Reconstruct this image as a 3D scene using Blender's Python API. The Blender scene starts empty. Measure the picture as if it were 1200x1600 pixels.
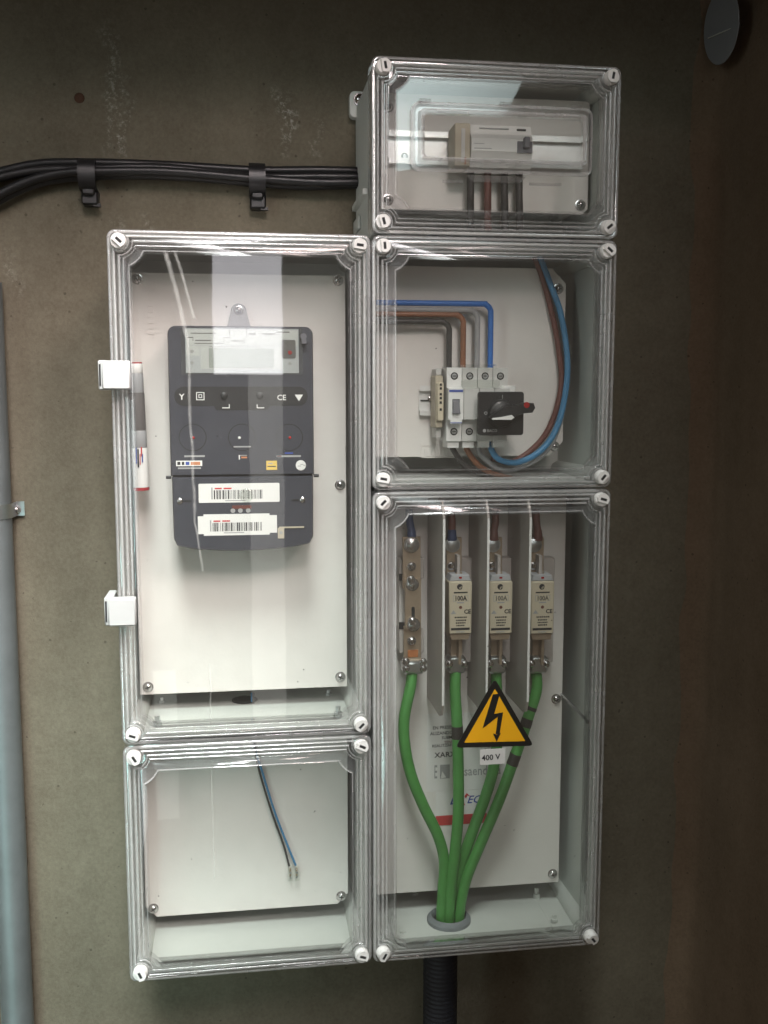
import bpy, bmesh, math, random
from mathutils import Vector, Matrix
random.seed(7)
R = math.radians
scene = bpy.context.scene
C = scene.collection

# ------------------------------------------------------------------ camera, light, exposure
CAM = Vector((-0.1385, -1.0594, 0.6409)); YAW, PITCH, ROLL, FPX = -0.1422, -0.1147, 0.0005, 1560.33
cam_d = bpy.data.cameras.new('camera'); cam = bpy.data.objects.new('camera', cam_d); C.objects.link(cam)
cam.location = CAM
CAMROT = Matrix.Rotation(YAW, 3, 'Z') @ Matrix.Rotation(PITCH, 3, 'X') @ Matrix.Rotation(ROLL, 3, 'Y')
cam.rotation_euler = (CAMROT @ Matrix.Rotation(R(90), 3, 'X')).to_euler()
cam_d.sensor_fit = 'VERTICAL'; cam_d.sensor_height = 36.0; cam_d.sensor_width = 27.0
cam_d.lens = FPX / 1600 * 36.0
cam_d.clip_start = 0.02; cam_d.clip_end = 50
scene.camera = cam

world = bpy.data.worlds.new('World'); scene.world = world; world.use_nodes = True
bg = world.node_tree.nodes['Background']; bg.inputs[0].default_value = (1.0, 0.76, 0.55, 1); bg.inputs[1].default_value = 0.10

def area_lamp(name, loc, target, sx, sy, watts, col, spread=180):
    d = bpy.data.lights.new(name, 'AREA'); d.shape = 'RECTANGLE'; d.size = sx; d.size_y = sy
    d.energy = watts; d.color = col; d.spread = R(spread)
    o = bpy.data.objects.new(name, d); C.objects.link(o); o.location = loc
    o.rotation_euler = (Vector(target) - Vector(loc)).to_track_quat('-Z', 'Y').to_euler()
    return o
# daylight from the open front of the niche: high and a little to the left, plus the bright gap behind the viewer
area_lamp('daylight_high', (-0.30, -1.95, 2.35), (-0.58, 0.1, 0.64), 0.9, 1.2, 2.6, (1.0, 0.95, 0.97), 25)
area_lamp('daylight_high_right', (1.00, -1.95, 2.35), (-0.45, 0.1, 0.55), 0.9, 1.2, 2.5, (1.0, 0.80, 0.76), 25)
area_lamp('daylight_front', (0.0, -2.20, 1.95), (-0.08, 0.1, 0.76), 0.6, 0.3, 0.46, (1.0, 0.82, 0.80), 22)
area_lamp('daylight_overhead', (-0.30, -1.20, 2.60), (-0.40, 0.1, 0.10), 0.7, 0.7, 4.2, (0.95, 0.98, 0.96), 40)
area_lamp('daylight_overhead_left', (-0.50, -1.20, 2.60), (-0.60, 0.1, 0.10), 0.7, 0.7, 2.3, (0.88, 1.0, 0.97), 30)
area_lamp('rim_highlight_strip', (-1.65, -1.45, 0.70), (-0.4, 0.1, 0.4), 0.34, 1.9, 1.4, (0.86, 1.0, 1.0), 60)  # added tall strip lamp, draws vertical highlights on the lid rims
area_lamp('daylight_low', (-1.05, -1.9, -0.30), (-0.55, 0.1, 0.0), 0.6, 0.6, 0.7, (0.60, 1.0, 0.95), 25)
area_lamp('daylight_gap', (-0.107, -2.5, 1.02), (-0.107, 0.0, 1.02), 0.238, 0.60, 1.35, (0.97, 0.94, 1.0))
area_lamp('daylight_gap_low', (-0.05, -2.5, 0.03), (-0.05, 0.0, 0.03), 0.12, 1.38, 0.40, (1.0, 0.97, 0.92))
area_lamp('daylight_slit', (-0.42, -2.5, -0.60), (-0.42, 0.0, -0.60), 0.08, 0.55, 0.10, (0.95, 1.0, 0.92))
o = area_lamp('daylight_over_door', (0.34, -2.5, 1.82), (0.10, 0.0, 0.93), 1.05, 0.80, 0.34, (0.85, 1.0, 1.0), 30); o.data.shape = 'ELLIPSE'

vs = scene.view_settings
vs.view_transform = 'Standard'; vs.look = 'None'; vs.exposure = 0.0; vs.gamma = 1.0
vs.use_curve_mapping = False
scene.cycles.use_denoising = True
scene.cycles.max_bounces = 5; scene.cycles.transmission_bounces = 2; scene.cycles.transparent_max_bounces = 26
scene.cycles.glossy_bounces = 3; scene.cycles.diffuse_bounces = 2
scene.cycles.use_adaptive_sampling = True; scene.cycles.adaptive_threshold = 0.05; scene.cycles.adaptive_min_samples = 24
scene.cycles.caustics_refractive = True; scene.cycles.sample_clamp_indirect = 4.0

def at(px, py, y):
    """point of the photograph's pixel (1200x1600) at depth y"""
    d = CAMROT @ Vector(((px - 600) / FPX, 1.0, -(py - 800) / FPX))
    return CAM + d * ((y - CAM.y) / d.y)

# ------------------------------------------------------------------ materials
MATS = {}
def new_mat(name):
    m = bpy.data.materials.new(name); m.use_nodes = True; MATS[name] = m
    nt = m.node_tree; return m, nt, nt.nodes['Principled BSDF'], nt.nodes['Material Output']
def N(nt, typ, **kw):
    n = nt.nodes.new(typ)
    for k, v in kw.items():
        if k.startswith('i_'):
            key = k[2:]; key = int(key) if key.isdigit() else key.replace('_', ' ')
            n.inputs[key].default_value = v
        else: setattr(n, k, v)
    return n
def plain(name, col, rough=0.5, metal=0.0, var=0.06, scale=60.0, bump=0.0, bscale=400.0, spec=0.5, coat=0.0):
    m, nt, b, out = new_mat(name)
    tc = N(nt, 'ShaderNodeTexCoord')
    nz = N(nt, 'ShaderNodeTexNoise', i_Scale=scale, i_Detail=5.0, i_Roughness=0.6)
    nt.links.new(tc.outputs['Object'], nz.inputs['Vector'])
    mx = N(nt, 'ShaderNodeMix', data_type='RGBA')
    mx.inputs[6].default_value = tuple(max(0, c * (1 - var)) for c in col) + (1,)
    mx.inputs[7].default_value = tuple(min(1, c * (1 + var)) for c in col) + (1,)
    nt.links.new(nz.outputs['Fac'], mx.inputs[0]); nt.links.new(mx.outputs[2], b.inputs['Base Color'])
    b.inputs['Roughness'].default_value = rough; b.inputs['Metallic'].default_value = metal
    b.inputs['Specular IOR Level'].default_value = spec; b.inputs['Coat Weight'].default_value = coat
    if bump:
        n2 = N(nt, 'ShaderNodeTexNoise', i_Scale=bscale, i_Detail=3.0); nt.links.new(tc.outputs['Object'], n2.inputs['Vector'])
        bp = N(nt, 'ShaderNodeBump', i_Strength=bump, i_Distance=0.001)
        nt.links.new(n2.outputs['Fac'], bp.inputs['Height']); nt.links.new(bp.outputs[0], b.inputs['Normal'])
    return m

def concrete(name, c0, c1, streaks):
    m, nt, b, out = new_mat(name); L = nt.links
    tc = N(nt, 'ShaderNodeTexCoord')
    big = N(nt, 'ShaderNodeTexNoise', i_Scale=5.0, i_Detail=6.0, i_Roughness=0.6)
    mid = N(nt, 'ShaderNodeTexNoise', i_Scale=45.0, i_Detail=6.0, i_Roughness=0.7)
    mp = N(nt, 'ShaderNodeMapping'); mp.inputs['Scale'].default_value = (14, 14, 1.2)
    ver = N(nt, 'ShaderNodeTexNoise', i_Scale=1.0, i_Detail=5.0)
    fine = N(nt, 'ShaderNodeTexNoise', i_Scale=260.0, i_Detail=4.0, i_Roughness=0.7)
    for n in (big, mid, fine): L.new(tc.outputs['Object'], n.inputs['Vector'])
    L.new(tc.outputs['Object'], mp.inputs[0]); L.new(mp.outputs[0], ver.inputs['Vector'])
    def mth(op, a, bb, c=None):
        n = N(nt, 'ShaderNodeMath', operation=op)
        for i, v in enumerate((a, bb, c)):
            if v is None: continue
            if isinstance(v, (int, float)): n.inputs[i].default_value = v
            else: L.new(v, n.inputs[i])
        return n.outputs[0]
    f = mth('MULTIPLY_ADD', big.outputs['Fac'], 0.45, 0)
    f = mth('MULTIPLY_ADD', mid.outputs['Fac'], 0.3, f)
    f = mth('MULTIPLY_ADD', ver.outputs['Fac'], 0.35, f)
    f = mth('MULTIPLY_ADD', fine.outputs['Fac'], 0.5, f)
    mr = N(nt, 'ShaderNodeMapRange'); L.new(f, mr.inputs[0])
    mr.inputs[1].default_value = 0.56; mr.inputs[2].default_value = 1.04
    mx = N(nt, 'ShaderNodeMix', data_type='RGBA'); mx.inputs[6].default_value = c0 + (1,); mx.inputs[7].default_value = c1 + (1,)
    L.new(mr.outputs[0], mx.inputs[0]); col = mx.outputs[2]
    # small air holes
    vo = N(nt, 'ShaderNodeTexVoronoi', i_Scale=64.0); L.new(tc.outputs['Object'], vo.inputs['Vector'])
    pv = mth('LESS_THAN', vo.outputs['Distance'], 0.105)
    sel = mth('GREATER_THAN', mid.outputs['Fac'], 0.52); pv = mth('MULTIPLY', pv, sel)
    mx = N(nt, 'ShaderNodeMix', data_type='RGBA'); L.new(mth('MULTIPLY', pv, 0.5), mx.inputs[0]); L.new(col, mx.inputs[6])
    mx.inputs[7].default_value = tuple(c * 0.35 for c in c0) + (1,); col = mx.outputs[2]
    sx = N(nt, 'ShaderNodeSeparateXYZ'); L.new(tc.outputs['Object'], sx.inputs[0])
    X, Z = sx.outputs[0], sx.outputs[2]
    for (x0, z0, z1, w, amt) in streaks:          # pale lime runs
        wob = mth('MULTIPLY_ADD', big.outputs['Fac'], 0.16, -0.08)
        w2 = mth('MULTIPLY_ADD', mid.outputs['Fac'], 0.024, -0.012)
        d = mth('ABSOLUTE', mth('ADD', mth('SUBTRACT', X, x0), mth('ADD', wob, w2)), 0)
        a = mth('SUBTRACT', 1.0, mth('DIVIDE', d, w)); a = mth('MAXIMUM', a, 0.0)
        tt = mth('DIVIDE', mth('SUBTRACT', Z, z0), z1 - z0)
        zz = mth('MAXIMUM', mth('MULTIPLY', mth('MULTIPLY', tt, mth('SUBTRACT', 1.0, tt)), 4.0), 0.0)
        sp = N(nt, 'ShaderNodeMapRange'); L.new(fine.outputs['Fac'], sp.inputs[0])
        sp.inputs[1].default_value = 0.50; sp.inputs[2].default_value = 0.72
        a = mth('MULTIPLY', mth('MULTIPLY', a, zz), mth('MULTIPLY', sp.outputs[0], amt * 0.6))
        mx = N(nt, 'ShaderNodeMix', data_type='RGBA'); L.new(a, mx.inputs[0]); L.new(col, mx.inputs[6])
        mx.inputs[7].default_value = (0.5, 0.5, 0.47, 1); col = mx.outputs[2]
    L.new(col, b.inputs['Base Color'])
    b.inputs['Roughness'].default_value = 0.9; b.inputs['Specular IOR Level'].default_value = 0.25
    hb = mth('SUBTRACT', mth('MULTIPLY_ADD', mid.outputs['Fac'], 0.6, mth('MULTIPLY', fine.outputs['Fac'], 0.5)), mth('MULTIPLY', pv, 1.2))
    bp = N(nt, 'ShaderNodeBump', i_Strength=0.55, i_Distance=0.0016); L.new(hb, bp.inputs['Height']); L.new(bp.outputs[0], b.inputs['Normal'])
    return m

def two_sided_fresnel(nt, ior):
    ge = N(nt, 'ShaderNodeNewGeometry'); mr = N(nt, 'ShaderNodeMapRange')
    mr.inputs[3].default_value = ior; mr.inputs[4].default_value = 1 / ior
    nt.links.new(ge.outputs['Backfacing'], mr.inputs[0])
    fr = N(nt, 'ShaderNodeFresnel'); nt.links.new(mr.outputs[0], fr.inputs['IOR'])
    return fr

def clear(name, tint=(0.97, 0.98, 0.97), haze=0.02, rough=0.02, ior=1.6, streak=None, dirt=0.0):
    """thin clear polycarbonate: straight-through transmission with a Fresnel gloss and a little surface haze"""
    m, nt, b, out = new_mat(name); L = nt.links; nt.nodes.remove(b)
    tr = N(nt, 'ShaderNodeBsdfTransparent'); tr.inputs[0].default_value = tint + (1,)
    gl = N(nt, 'ShaderNodeBsdfGlossy'); gl.inputs[0].default_value = (1, 1, 1, 1); gl.inputs['Roughness'].default_value = rough
    fr = two_sided_fresnel(nt, ior)
    df = N(nt, 'ShaderNodeBsdfDiffuse'); df.inputs[0].default_value = (0.75, 0.75, 0.72, 1)
    tc = N(nt, 'ShaderNodeTexCoord')
    def mth(op, a, bb=None, c=None):
        n = N(nt, 'ShaderNodeMath', operation=op)
        for i, v in enumerate((a, bb, c)):
            if v is None: continue
            if isinstance(v, (int, float)): n.inputs[i].default_value = v
            else: L.new(v, n.inputs[i])
        return n.outputs[0]
    nz = N(nt, 'ShaderNodeTexNoise', i_Scale=18.0, i_Detail=3.0, i_Roughness=0.65); L.new(tc.outputs['Object'], nz.inputs['Vector'])
    h = mth('MULTIPLY', nz.outputs['Fac'], haze * 2)
    if streak:
        sx = N(nt, 'ShaderNodeSeparateXYZ'); L.new(tc.outputs['Object'], sx.inputs[0])
        n2 = N(nt, 'ShaderNodeTexNoise', i_Scale=160.0, i_Detail=3.0); L.new(tc.outputs['Object'], n2.inputs['Vector'])
        for (xa, za, xb, zb, w, amt) in streak:
            t = mth('DIVIDE', mth('SUBTRACT', sx.outputs[2], za), zb - za)
            inr = mth('MULTIPLY', mth('GREATER_THAN', t, 0.0), mth('LESS_THAN', t, 1.0))
            xc = mth('MULTIPLY_ADD', t, xb - xa, xa)
            xc = mth('MULTIPLY_ADD', mth('SUBTRACT', nz.outputs['Fac'], 0.5), 0.006, xc)
            d = mth('ABSOLUTE', mth('SUBTRACT', sx.outputs[0], xc))
            a = mth('MAXIMUM', mth('SUBTRACT', 1.0, mth('DIVIDE', d, w)), 0.0)
            a = mth('MULTIPLY', mth('MULTIPLY', a, inr), mth('MULTIPLY', mth('MULTIPLY_ADD', n2.outputs['Fac'], 1.4, -0.1), amt))
            h = mth('ADD', h, a)
    bm_ = N(nt, 'ShaderNodeBump', i_Strength=0.05, i_Distance=0.0012)
    n3 = N(nt, 'ShaderNodeTexNoise', i_Scale=14.0, i_Detail=2.0); L.new(tc.outputs['Object'], n3.inputs['Vector'])
    L.new(n3.outputs['Fac'], bm_.inputs['Height']); L.new(bm_.outputs[0], gl.inputs['Normal'])
    m1 = N(nt, 'ShaderNodeMixShader'); L.new(fr.outputs[0], m1.inputs[0]); L.new(tr.outputs[0], m1.inputs[1]); L.new(gl.outputs[0], m1.inputs[2])
    m2 = N(nt, 'ShaderNodeMixShader'); L.new(h, m2.inputs[0]); L.new(m1.outputs[0], m2.inputs[1]); L.new(df.outputs[0], m2.inputs[2])
    last = m2.outputs[0]
    if dirt:
        vo = N(nt, 'ShaderNodeTexVoronoi', i_Scale=95.0); L.new(tc.outputs['Object'], vo.inputs['Vector'])
        s = mth('LESS_THAN', vo.outputs['Distance'], 0.07); s = mth('MULTIPLY', s, mth('GREATER_THAN', nz.outputs['Fac'], 0.63))
        dk = N(nt, 'ShaderNodeBsdfDiffuse'); dk.inputs[0].default_value = (0.07, 0.06, 0.05, 1)
        m3 = N(nt, 'ShaderNodeMixShader'); L.new(mth('MULTIPLY', s, dirt), m3.inputs[0]); L.new(last, m3.inputs[1]); L.new(dk.outputs[0], m3.inputs[2]); last = m3.outputs[0]
    L.new(last, out.inputs['Surface'])
    return m

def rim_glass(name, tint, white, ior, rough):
    """moulded parts of the clear lid: clear polycarbonate with glossy flanks; white on the crests paints in sky highlights"""
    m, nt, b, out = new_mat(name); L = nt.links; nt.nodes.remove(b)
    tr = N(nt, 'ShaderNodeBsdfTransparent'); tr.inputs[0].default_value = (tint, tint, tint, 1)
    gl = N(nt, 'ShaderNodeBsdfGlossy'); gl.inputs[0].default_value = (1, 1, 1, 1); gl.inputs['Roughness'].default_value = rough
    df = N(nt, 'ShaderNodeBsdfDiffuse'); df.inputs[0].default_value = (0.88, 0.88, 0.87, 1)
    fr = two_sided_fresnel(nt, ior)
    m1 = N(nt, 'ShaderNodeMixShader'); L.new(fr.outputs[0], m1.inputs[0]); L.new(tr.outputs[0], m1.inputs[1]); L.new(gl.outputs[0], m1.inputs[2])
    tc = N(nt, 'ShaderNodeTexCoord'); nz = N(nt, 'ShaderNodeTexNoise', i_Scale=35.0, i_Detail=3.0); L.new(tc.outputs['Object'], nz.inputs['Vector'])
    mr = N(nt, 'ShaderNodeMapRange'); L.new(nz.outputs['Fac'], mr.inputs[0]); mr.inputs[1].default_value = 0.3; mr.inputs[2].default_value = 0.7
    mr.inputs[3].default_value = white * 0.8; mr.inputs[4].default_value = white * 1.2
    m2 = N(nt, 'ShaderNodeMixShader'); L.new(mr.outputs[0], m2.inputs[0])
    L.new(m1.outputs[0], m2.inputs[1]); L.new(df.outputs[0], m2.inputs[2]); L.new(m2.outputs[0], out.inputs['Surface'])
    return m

wl = []
for (px, y0, y1, w, a) in ((140, 20, 250, .012, 1.0), (170, 150, 260, .008, 1.2), (438, 130, 250, .011, 1.6), (490, 180, 255, .008, .8), (150, 330, 420, .009, .7), (205, 330, 365, .01, .6), (8, 380, 470, .01, .5)):
    a0, a1 = at(px, y0, .171), at(px, y1, .171); wl.append((a0.x, a1.z, a0.z, w, a))
concrete('wall_concrete', (0.098, 0.085, 0.060), (0.182, 0.162, 0.119), wl)
concrete('side_concrete', (0.115, 0.082, 0.053), (0.205, 0.150, 0.102), [])
plain('base_grey', (0.60, 0.62, 0.585), 0.55, var=0.04, bump=0.08)
plain('panel_cream', (0.78, 0.75, 0.715), 0.6, var=0.05, bump=0.12, bscale=300)
clear('pane_clear', dirt=0.8, haze=0.010)
clear('pane_streaked', dirt=0.8, haze=0.010, streak=[(-0.2113, .79, -0.1905, .70, .0030, .28), (-0.1905, .70, -0.187, .52, .0022, .20), (-0.187, .52, -0.180, .46, .0016, .24),
      (-0.2025, .79, -0.183, .72, .0022, .25), (-.1755, .36, -.1750, .12, .0010, .2)])
clear('window_clear', haze=0.015, rough=0.03)
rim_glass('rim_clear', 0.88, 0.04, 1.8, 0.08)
rim_glass('rim_bead_glint', 0.95, 0.25, 2.15, 0.13)  # white mixed into the crests stands in for reflected sky
rim_glass('rim_valley', 0.88, 0.015, 1.8, 0.05)  # grey tint paints the dark lines refraction would draw between ridges
plain('screw_white', (0.80, 0.79, 0.76), 0.45, var=0.03)
plain('dark_slot', (0.02, 0.02, 0.02), 0.7)
plain('chrome', (0.62, 0.60, 0.60), 0.22, metal=1.0, var=0.08, scale=200)
plain('rail_steel', (0.80, 0.80, 0.79), 0.45, metal=0.7, var=0.06, scale=150)
plain('zinc', (0.60, 0.62, 0.63), 0.33, metal=1.0, var=0.12, scale=120, bump=0.1)
plain('galvanised', (0.175, 0.195, 0.198), 0.55, metal=0.6, var=0.25, scale=25, bump=0.15, bscale=120)
plain('meter_dark', (0.052, 0.054, 0.068), 0.32, var=0.1, bump=0.1, bscale=900)
plain('meter_black', (0.022, 0.022, 0.024), 0.5)
plain('print_white', (0.82, 0.82, 0.80), 0.5, var=0.01)
plain('print_black', (0.025, 0.025, 0.028), 0.6, var=0.02)
plain('print_grey', (0.38, 0.38, 0.38), 0.6, var=0.02)
plain('print_fade', (0.15, 0.14, 0.12), 0.6, var=0.05)
plain('print_red', (0.55, 0.05, 0.05), 0.5, var=0.03)
plain('print_blue', (0.05, 0.09, 0.36), 0.5, var=0.03)
plain('print_orange', (0.60, 0.25, 0.12), 0.5, var=0.03)
plain('paper_white', (0.80, 0.79, 0.77), 0.55, var=0.02)
plain('label_paper', (0.60, 0.585, 0.56), 0.55)
plain('plate_paper', (0.56, 0.56, 0.56), 0.5)
plain('plate_silver', (0.48, 0.49, 0.51), 0.35, var=0.03)
plain('lcd', (0.36, 0.38, 0.36), 0.2, var=0.03)
plain('led_red', (0.35, 0.015, 0.015), 0.25)
plain('sticker_yellow', (0.75, 0.52, 0.10), 0.5)
plain('sign_amber', (0.86, 0.42, 0.012), 0.38, var=0.03)
plain('sign_black', (0.016, 0.014, 0.012), 0.4)
plain('device_grey', (0.60, 0.59, 0.57), 0.5, var=0.03)
plain('device_white', (0.80, 0.79, 0.77), 0.45, var=0.03)
plain('device_beige', (0.50, 0.44, 0.34), 0.5, var=0.06)
plain('lug_grey', (0.27, 0.27, 0.28), 0.5)
plain('tail_blue', (0.02, 0.045, 0.13), 0.5)
plain('device_pale', (0.34, 0.35, 0.36), 0.4)
plain('toggle_grey', (0.14, 0.14, 0.16), 0.45)
plain('switch_black', (0.018, 0.018, 0.020), 0.38)
plain('wire_blue', (0.03, 0.17, 0.56), 0.4, var=0.05)
plain('wire_blue_pale', (0.05, 0.22, 0.42), 0.4, var=0.05)
plain('wire_brown', (0.27, 0.11, 0.055), 0.45, var=0.08)
plain('wire_maroon', (0.15, 0.05, 0.04), 0.45, var=0.08)
plain('wire_black', (0.035, 0.032, 0.032), 0.45)
plain('wire_grey', (0.34, 0.34, 0.35), 0.45)
plain('cable_green', (0.075, 0.285, 0.062), 0.45, var=0.22, scale=40, bump=0.15, bscale=150)
plain('cable_black', (0.012, 0.012, 0.013), 0.4, var=0.15)
plain('tape_black', (0.03, 0.026, 0.024), 0.5)
plain('conduit_black', (0.012, 0.013, 0.018), 0.55)
plain('rubber_grey', (0.19, 0.21, 0.22), 0.6)
plain('copper_tin', (0.50, 0.40, 0.30), 0.38, metal=0.7, var=0.2, scale=90)
plain('copper_stain', (0.42, 0.15, 0.05), 0.6, var=0.2)
plain('fuse_cream', (0.60, 0.53, 0.40), 0.5, var=0.05)
plain('shield_face_shaded', (0.40, 0.36, 0.33), 0.5, var=0.06)  # darker partition plastic, with the shade on the faces put into its colour
plain('shield_white', (0.52, 0.48, 0.45), 0.5, var=0.05)
plain('clip_white', (0.50, 0.51, 0.50), 0.45, var=0.03)
plain('marker_grey', (0.13, 0.12, 0.12), 0.4)
plain('marker_red', (0.36, 0.03, 0.04), 0.4)
plain('rust', (0.055, 0.024, 0.012), 0.9, var=0.4)
plain('oval_grey', (0.25, 0.265, 0.28), 0.6)

# ------------------------------------------------------------------ mesh helpers
class MB:
    def __init__(s): s.v = []; s.f = []; s.m = []; s.mats = []
    def mi(s, mat):
        if mat not in s.mats: s.mats.append(mat)
        return s.mats.index(mat)
    def add(s, vs_, fs, mat):
        o = len(s.v); s.v += [Vector(p) for p in vs_]; k = s.mi(mat)
        for f in fs: s.f.append([i + o for i in f]); s.m.append(k)
    def box(s, x0, x1, y0, y1, z0, z1, mat, bev=0.0):
        if bev > 0:
            b = min(bev, abs(x1-x0)*.45, abs(z1-z0)*.45, abs(y1-y0)*.45)
            def ring(i, y): return [(x0+i, y, z0+b), (x0+b, y, z0+i), (x1-b, y, z0+i), (x1-i, y, z0+b), (x1-i, y, z1-b), (x1-b, y, z1-i), (x0+b, y, z1-i), (x0+i, y, z1-b)] if i < b else \
                [(x0+b, y, z0+b)] * 0
            r0 = ring(0, y1); r1 = ring(0, y0 + b); r2 = [(x0+b*.9, y0, z0+b*1.2), (x0+b*1.2, y0, z0+b*.9), (x1-b*1.2, y0, z0+b*.9), (x1-b*.9, y0, z0+b*1.2), (x1-b*.9, y0, z1-b*1.2), (x1-b*1.2, y0, z1-b*.9), (x0+b*1.2, y0, z1-b*.9), (x0+b*.9, y0, z1-b*1.2)]
            s.loft([r0, r1, r2], mat); return
        v = [(x0,y0,z0),(x1,y0,z0),(x1,y1,z0),(x0,y1,z0),(x0,y0,z1),(x1,y0,z1),(x1,y1,z1),(x0,y1,z1)]
        s.add(v, [(0,1,5,4),(1,2,6,5),(2,3,7,6),(3,0,4,7),(4,5,6,7),(3,2,1,0)], mat)
    def loft(s, loops, mat, cap0=True, cap1=True, closed=False):
        n = len(loops[0]); v = [p for l in loops for p in l]; f = []
        k = len(loops)
        for i in range(k if closed else k - 1):
            a, b = i * n, ((i + 1) % k) * n
            for j in range(n):
                j2 = (j + 1) % n; f.append((a + j, a + j2, b + j2, b + j))
        if not closed:
            if cap0: f.append(tuple(range(n))[::-1])
            if cap1: f.append(tuple(range((k - 1) * n, k * n)))
        s.add(v, f, mat)
    def prism(s, poly, y0, y1, mat, bev=0.0):
        """poly: (x,z) list seen from the camera, front face at y0"""
        if bev:
            cx = sum(p[0] for p in poly) / len(poly); cz = sum(p[1] for p in poly) / len(poly)
            ins = inset(poly, bev)
            s.loft([[(x, y1, z) for x, z in poly], [(x, y0 + bev, z) for x, z in poly], [(x, y0, z) for x, z in ins]], mat)
        else:
            s.loft([[(x, y1, z) for x, z in poly], [(x, y0, z) for x, z in poly]], mat)
    def cyl(s, p0, p1, r0, mat, r1=None, n=16):
        p0, p1 = Vector(p0), Vector(p1); r1 = r0 if r1 is None else r1
        d = (p1 - p0).normalized(); u = d.orthogonal().normalized(); w = d.cross(u)
        def ring(p, r): return [p + (u * math.cos(2*math.pi*i/n) + w * math.sin(2*math.pi*i/n)) * r for i in range(n)]
        s.loft([ring(p0, r0), ring(p1, r1)], mat)
    def lathe(s, base, axis, prof, mat, n=16):
        base = Vector(base); d = Vector(axis).normalized(); u = d.orthogonal().normalized(); w = d.cross(u)
        loops = [[base + d * h + (u * math.cos(2*math.pi*i/n) + w * math.sin(2*math.pi*i/n)) * r for i in range(n)] for h, r in prof]
        s.loft(loops, mat)
    def tube(s, pts, r, mat, n=12, sub=6, rs=None):
        P = spline(pts, sub); up = Vector((0, -1, 0)); loops = []; u = None
        for i, p in enumerate(P):
            t = (P[min(i+1, len(P)-1)] - P[max(i-1, 0)]).normalized()
            if u is None: u = t.orthogonal().normalized()
            u = (u - t * u.dot(t)).normalized(); w = t.cross(u)
            rr = r if rs is None else rs(i / (len(P) - 1))
            loops.append([p + (u * math.cos(2*math.pi*k/n) + w * math.sin(2*math.pi*k/n)) * rr for k in range(n)])
        s.loft(loops, mat)
    def text(s, body, x, y, z, size, mat, align='LEFT', rot=0.0, sx=1.0, shear=0.0, bold=0.012):
        cu = bpy.data.curves.new('t', 'FONT'); cu.body = body; cu.size = size; cu.align_x = align; cu.resolution_u = 2
        cu.extrude = 0.00008; cu.shear = shear; cu.offset = size * bold
        o = bpy.data.objects.new('t', cu); C.objects.link(o)
        me = bpy.data.meshes.new_from_object(o.evaluated_get(bpy.context.evaluated_depsgraph_get()))
        M = Matrix.Translation((x, y, z)) @ Matrix.Rotation(rot, 4, 'Y') @ Matrix.Rotation(R(90), 4, 'X') @ Matrix.Diagonal((sx, 1, 1, 1))
        s.add([M @ v.co for v in me.vertices], [tuple(p.vertices) for p in me.polygons], mat)
        bpy.data.objects.remove(o); bpy.data.curves.remove(cu); bpy.data.meshes.remove(me)
    def build(s, name, parent=None, smooth=40, loc=None, weld=False):
        me = bpy.data.meshes.new(name); o0 = Vector(loc) if loc else Vector((0, 0, 0))
        me.from_pydata([v - o0 for v in s.v], [], s.f)
        for m in s.mats: me.materials.append(MATS[m])
        me.polygons.foreach_set('material_index', s.m); me.update()
        if weld:
            b = bmesh.new(); b.from_mesh(me); bmesh.ops.remove_doubles(b, verts=b.verts, dist=1e-6); b.to_mesh(me); b.free()
        if smooth:
            me.polygons.foreach_set('use_smooth', [True] * len(me.polygons)); me.set_sharp_from_angle(angle=R(smooth))
            for p in me.polygons:
                if s.mats[p.material_index].startswith('pane_'): p.use_smooth = False
        o = bpy.data.objects.new(name, me); C.objects.link(o)
        if loc: o.location = loc
        if parent:
            o.parent = parent; o.matrix_parent_inverse = Matrix.Translation(-world_loc(parent))
        return o
def world_loc(o):
    p = o.location.copy()
    if o.parent: p += world_loc(o.parent) + o.matrix_parent_inverse.translation
    return p
def spline(pts, sub):
    P = [Vector(p) for p in pts]
    if len(P) < 3: return P
    out = []
    for i in range(len(P) - 1):
        a = P[i-1] if i else P[0]*2 - P[1]; b, c = P[i], P[i+1]; d = P[i+2] if i + 2 < len(P) else P[-1]*2 - P[-2]
        for k in range(sub):
            t = k / sub
            out.append(0.5 * ((2*b) + (c-a)*t + (2*a-5*b+4*c-d)*t*t + (3*b-a-3*c+d)*t**3))
    out.append(P[-1]); return out
def inset(poly, d):
    n = len(poly); res = []
    area = sum(poly[i][0]*poly[(i+1) % n][1] - poly[(i+1) % n][0]*poly[i][1] for i in range(n))
    sg = 1 if area > 0 else -1
    for i in range(n):
        p0, p1, p2 = Vector(poly[i-1]), Vector(poly[i]), Vector(poly[(i+1) % n])
        e1 = (p1-p0).normalized(); e2 = (p2-p1).normalized()
        n1 = Vector((-e1.y, e1.x)) * sg; n2 = Vector((-e2.y, e2.x)) * sg
        b = (n1 + n2); b = b / max(0.3, b.length_squared) * 2 if b.length > 1e-6 else n1
        res.append(tuple(p1 + b * d * 0.5 * (2 / max(1.0, 1.0))  if False else p1 + b * d * 0.5 * 1.0 * (1)))
    return res
def rrect(x0, x1, z0, z1, r, n=5):
    out = []
    for cx, cz, a in ((x0+r, z0+r, 180), (x1-r, z0+r, 270), (x1-r, z1-r, 0), (x0+r, z1-r, 90)):
        for k in range(n + 1):
            t = R(a + 90 * k / n); out.append((cx + r * math.cos(t), cz + r * math.sin(t)))
    return out
def circle(cx, cz, r, n=24): return [(cx + r*math.cos(2*math.pi*k/n), cz + r*math.sin(2*math.pi*k/n)) for k in range(n)]

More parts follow.
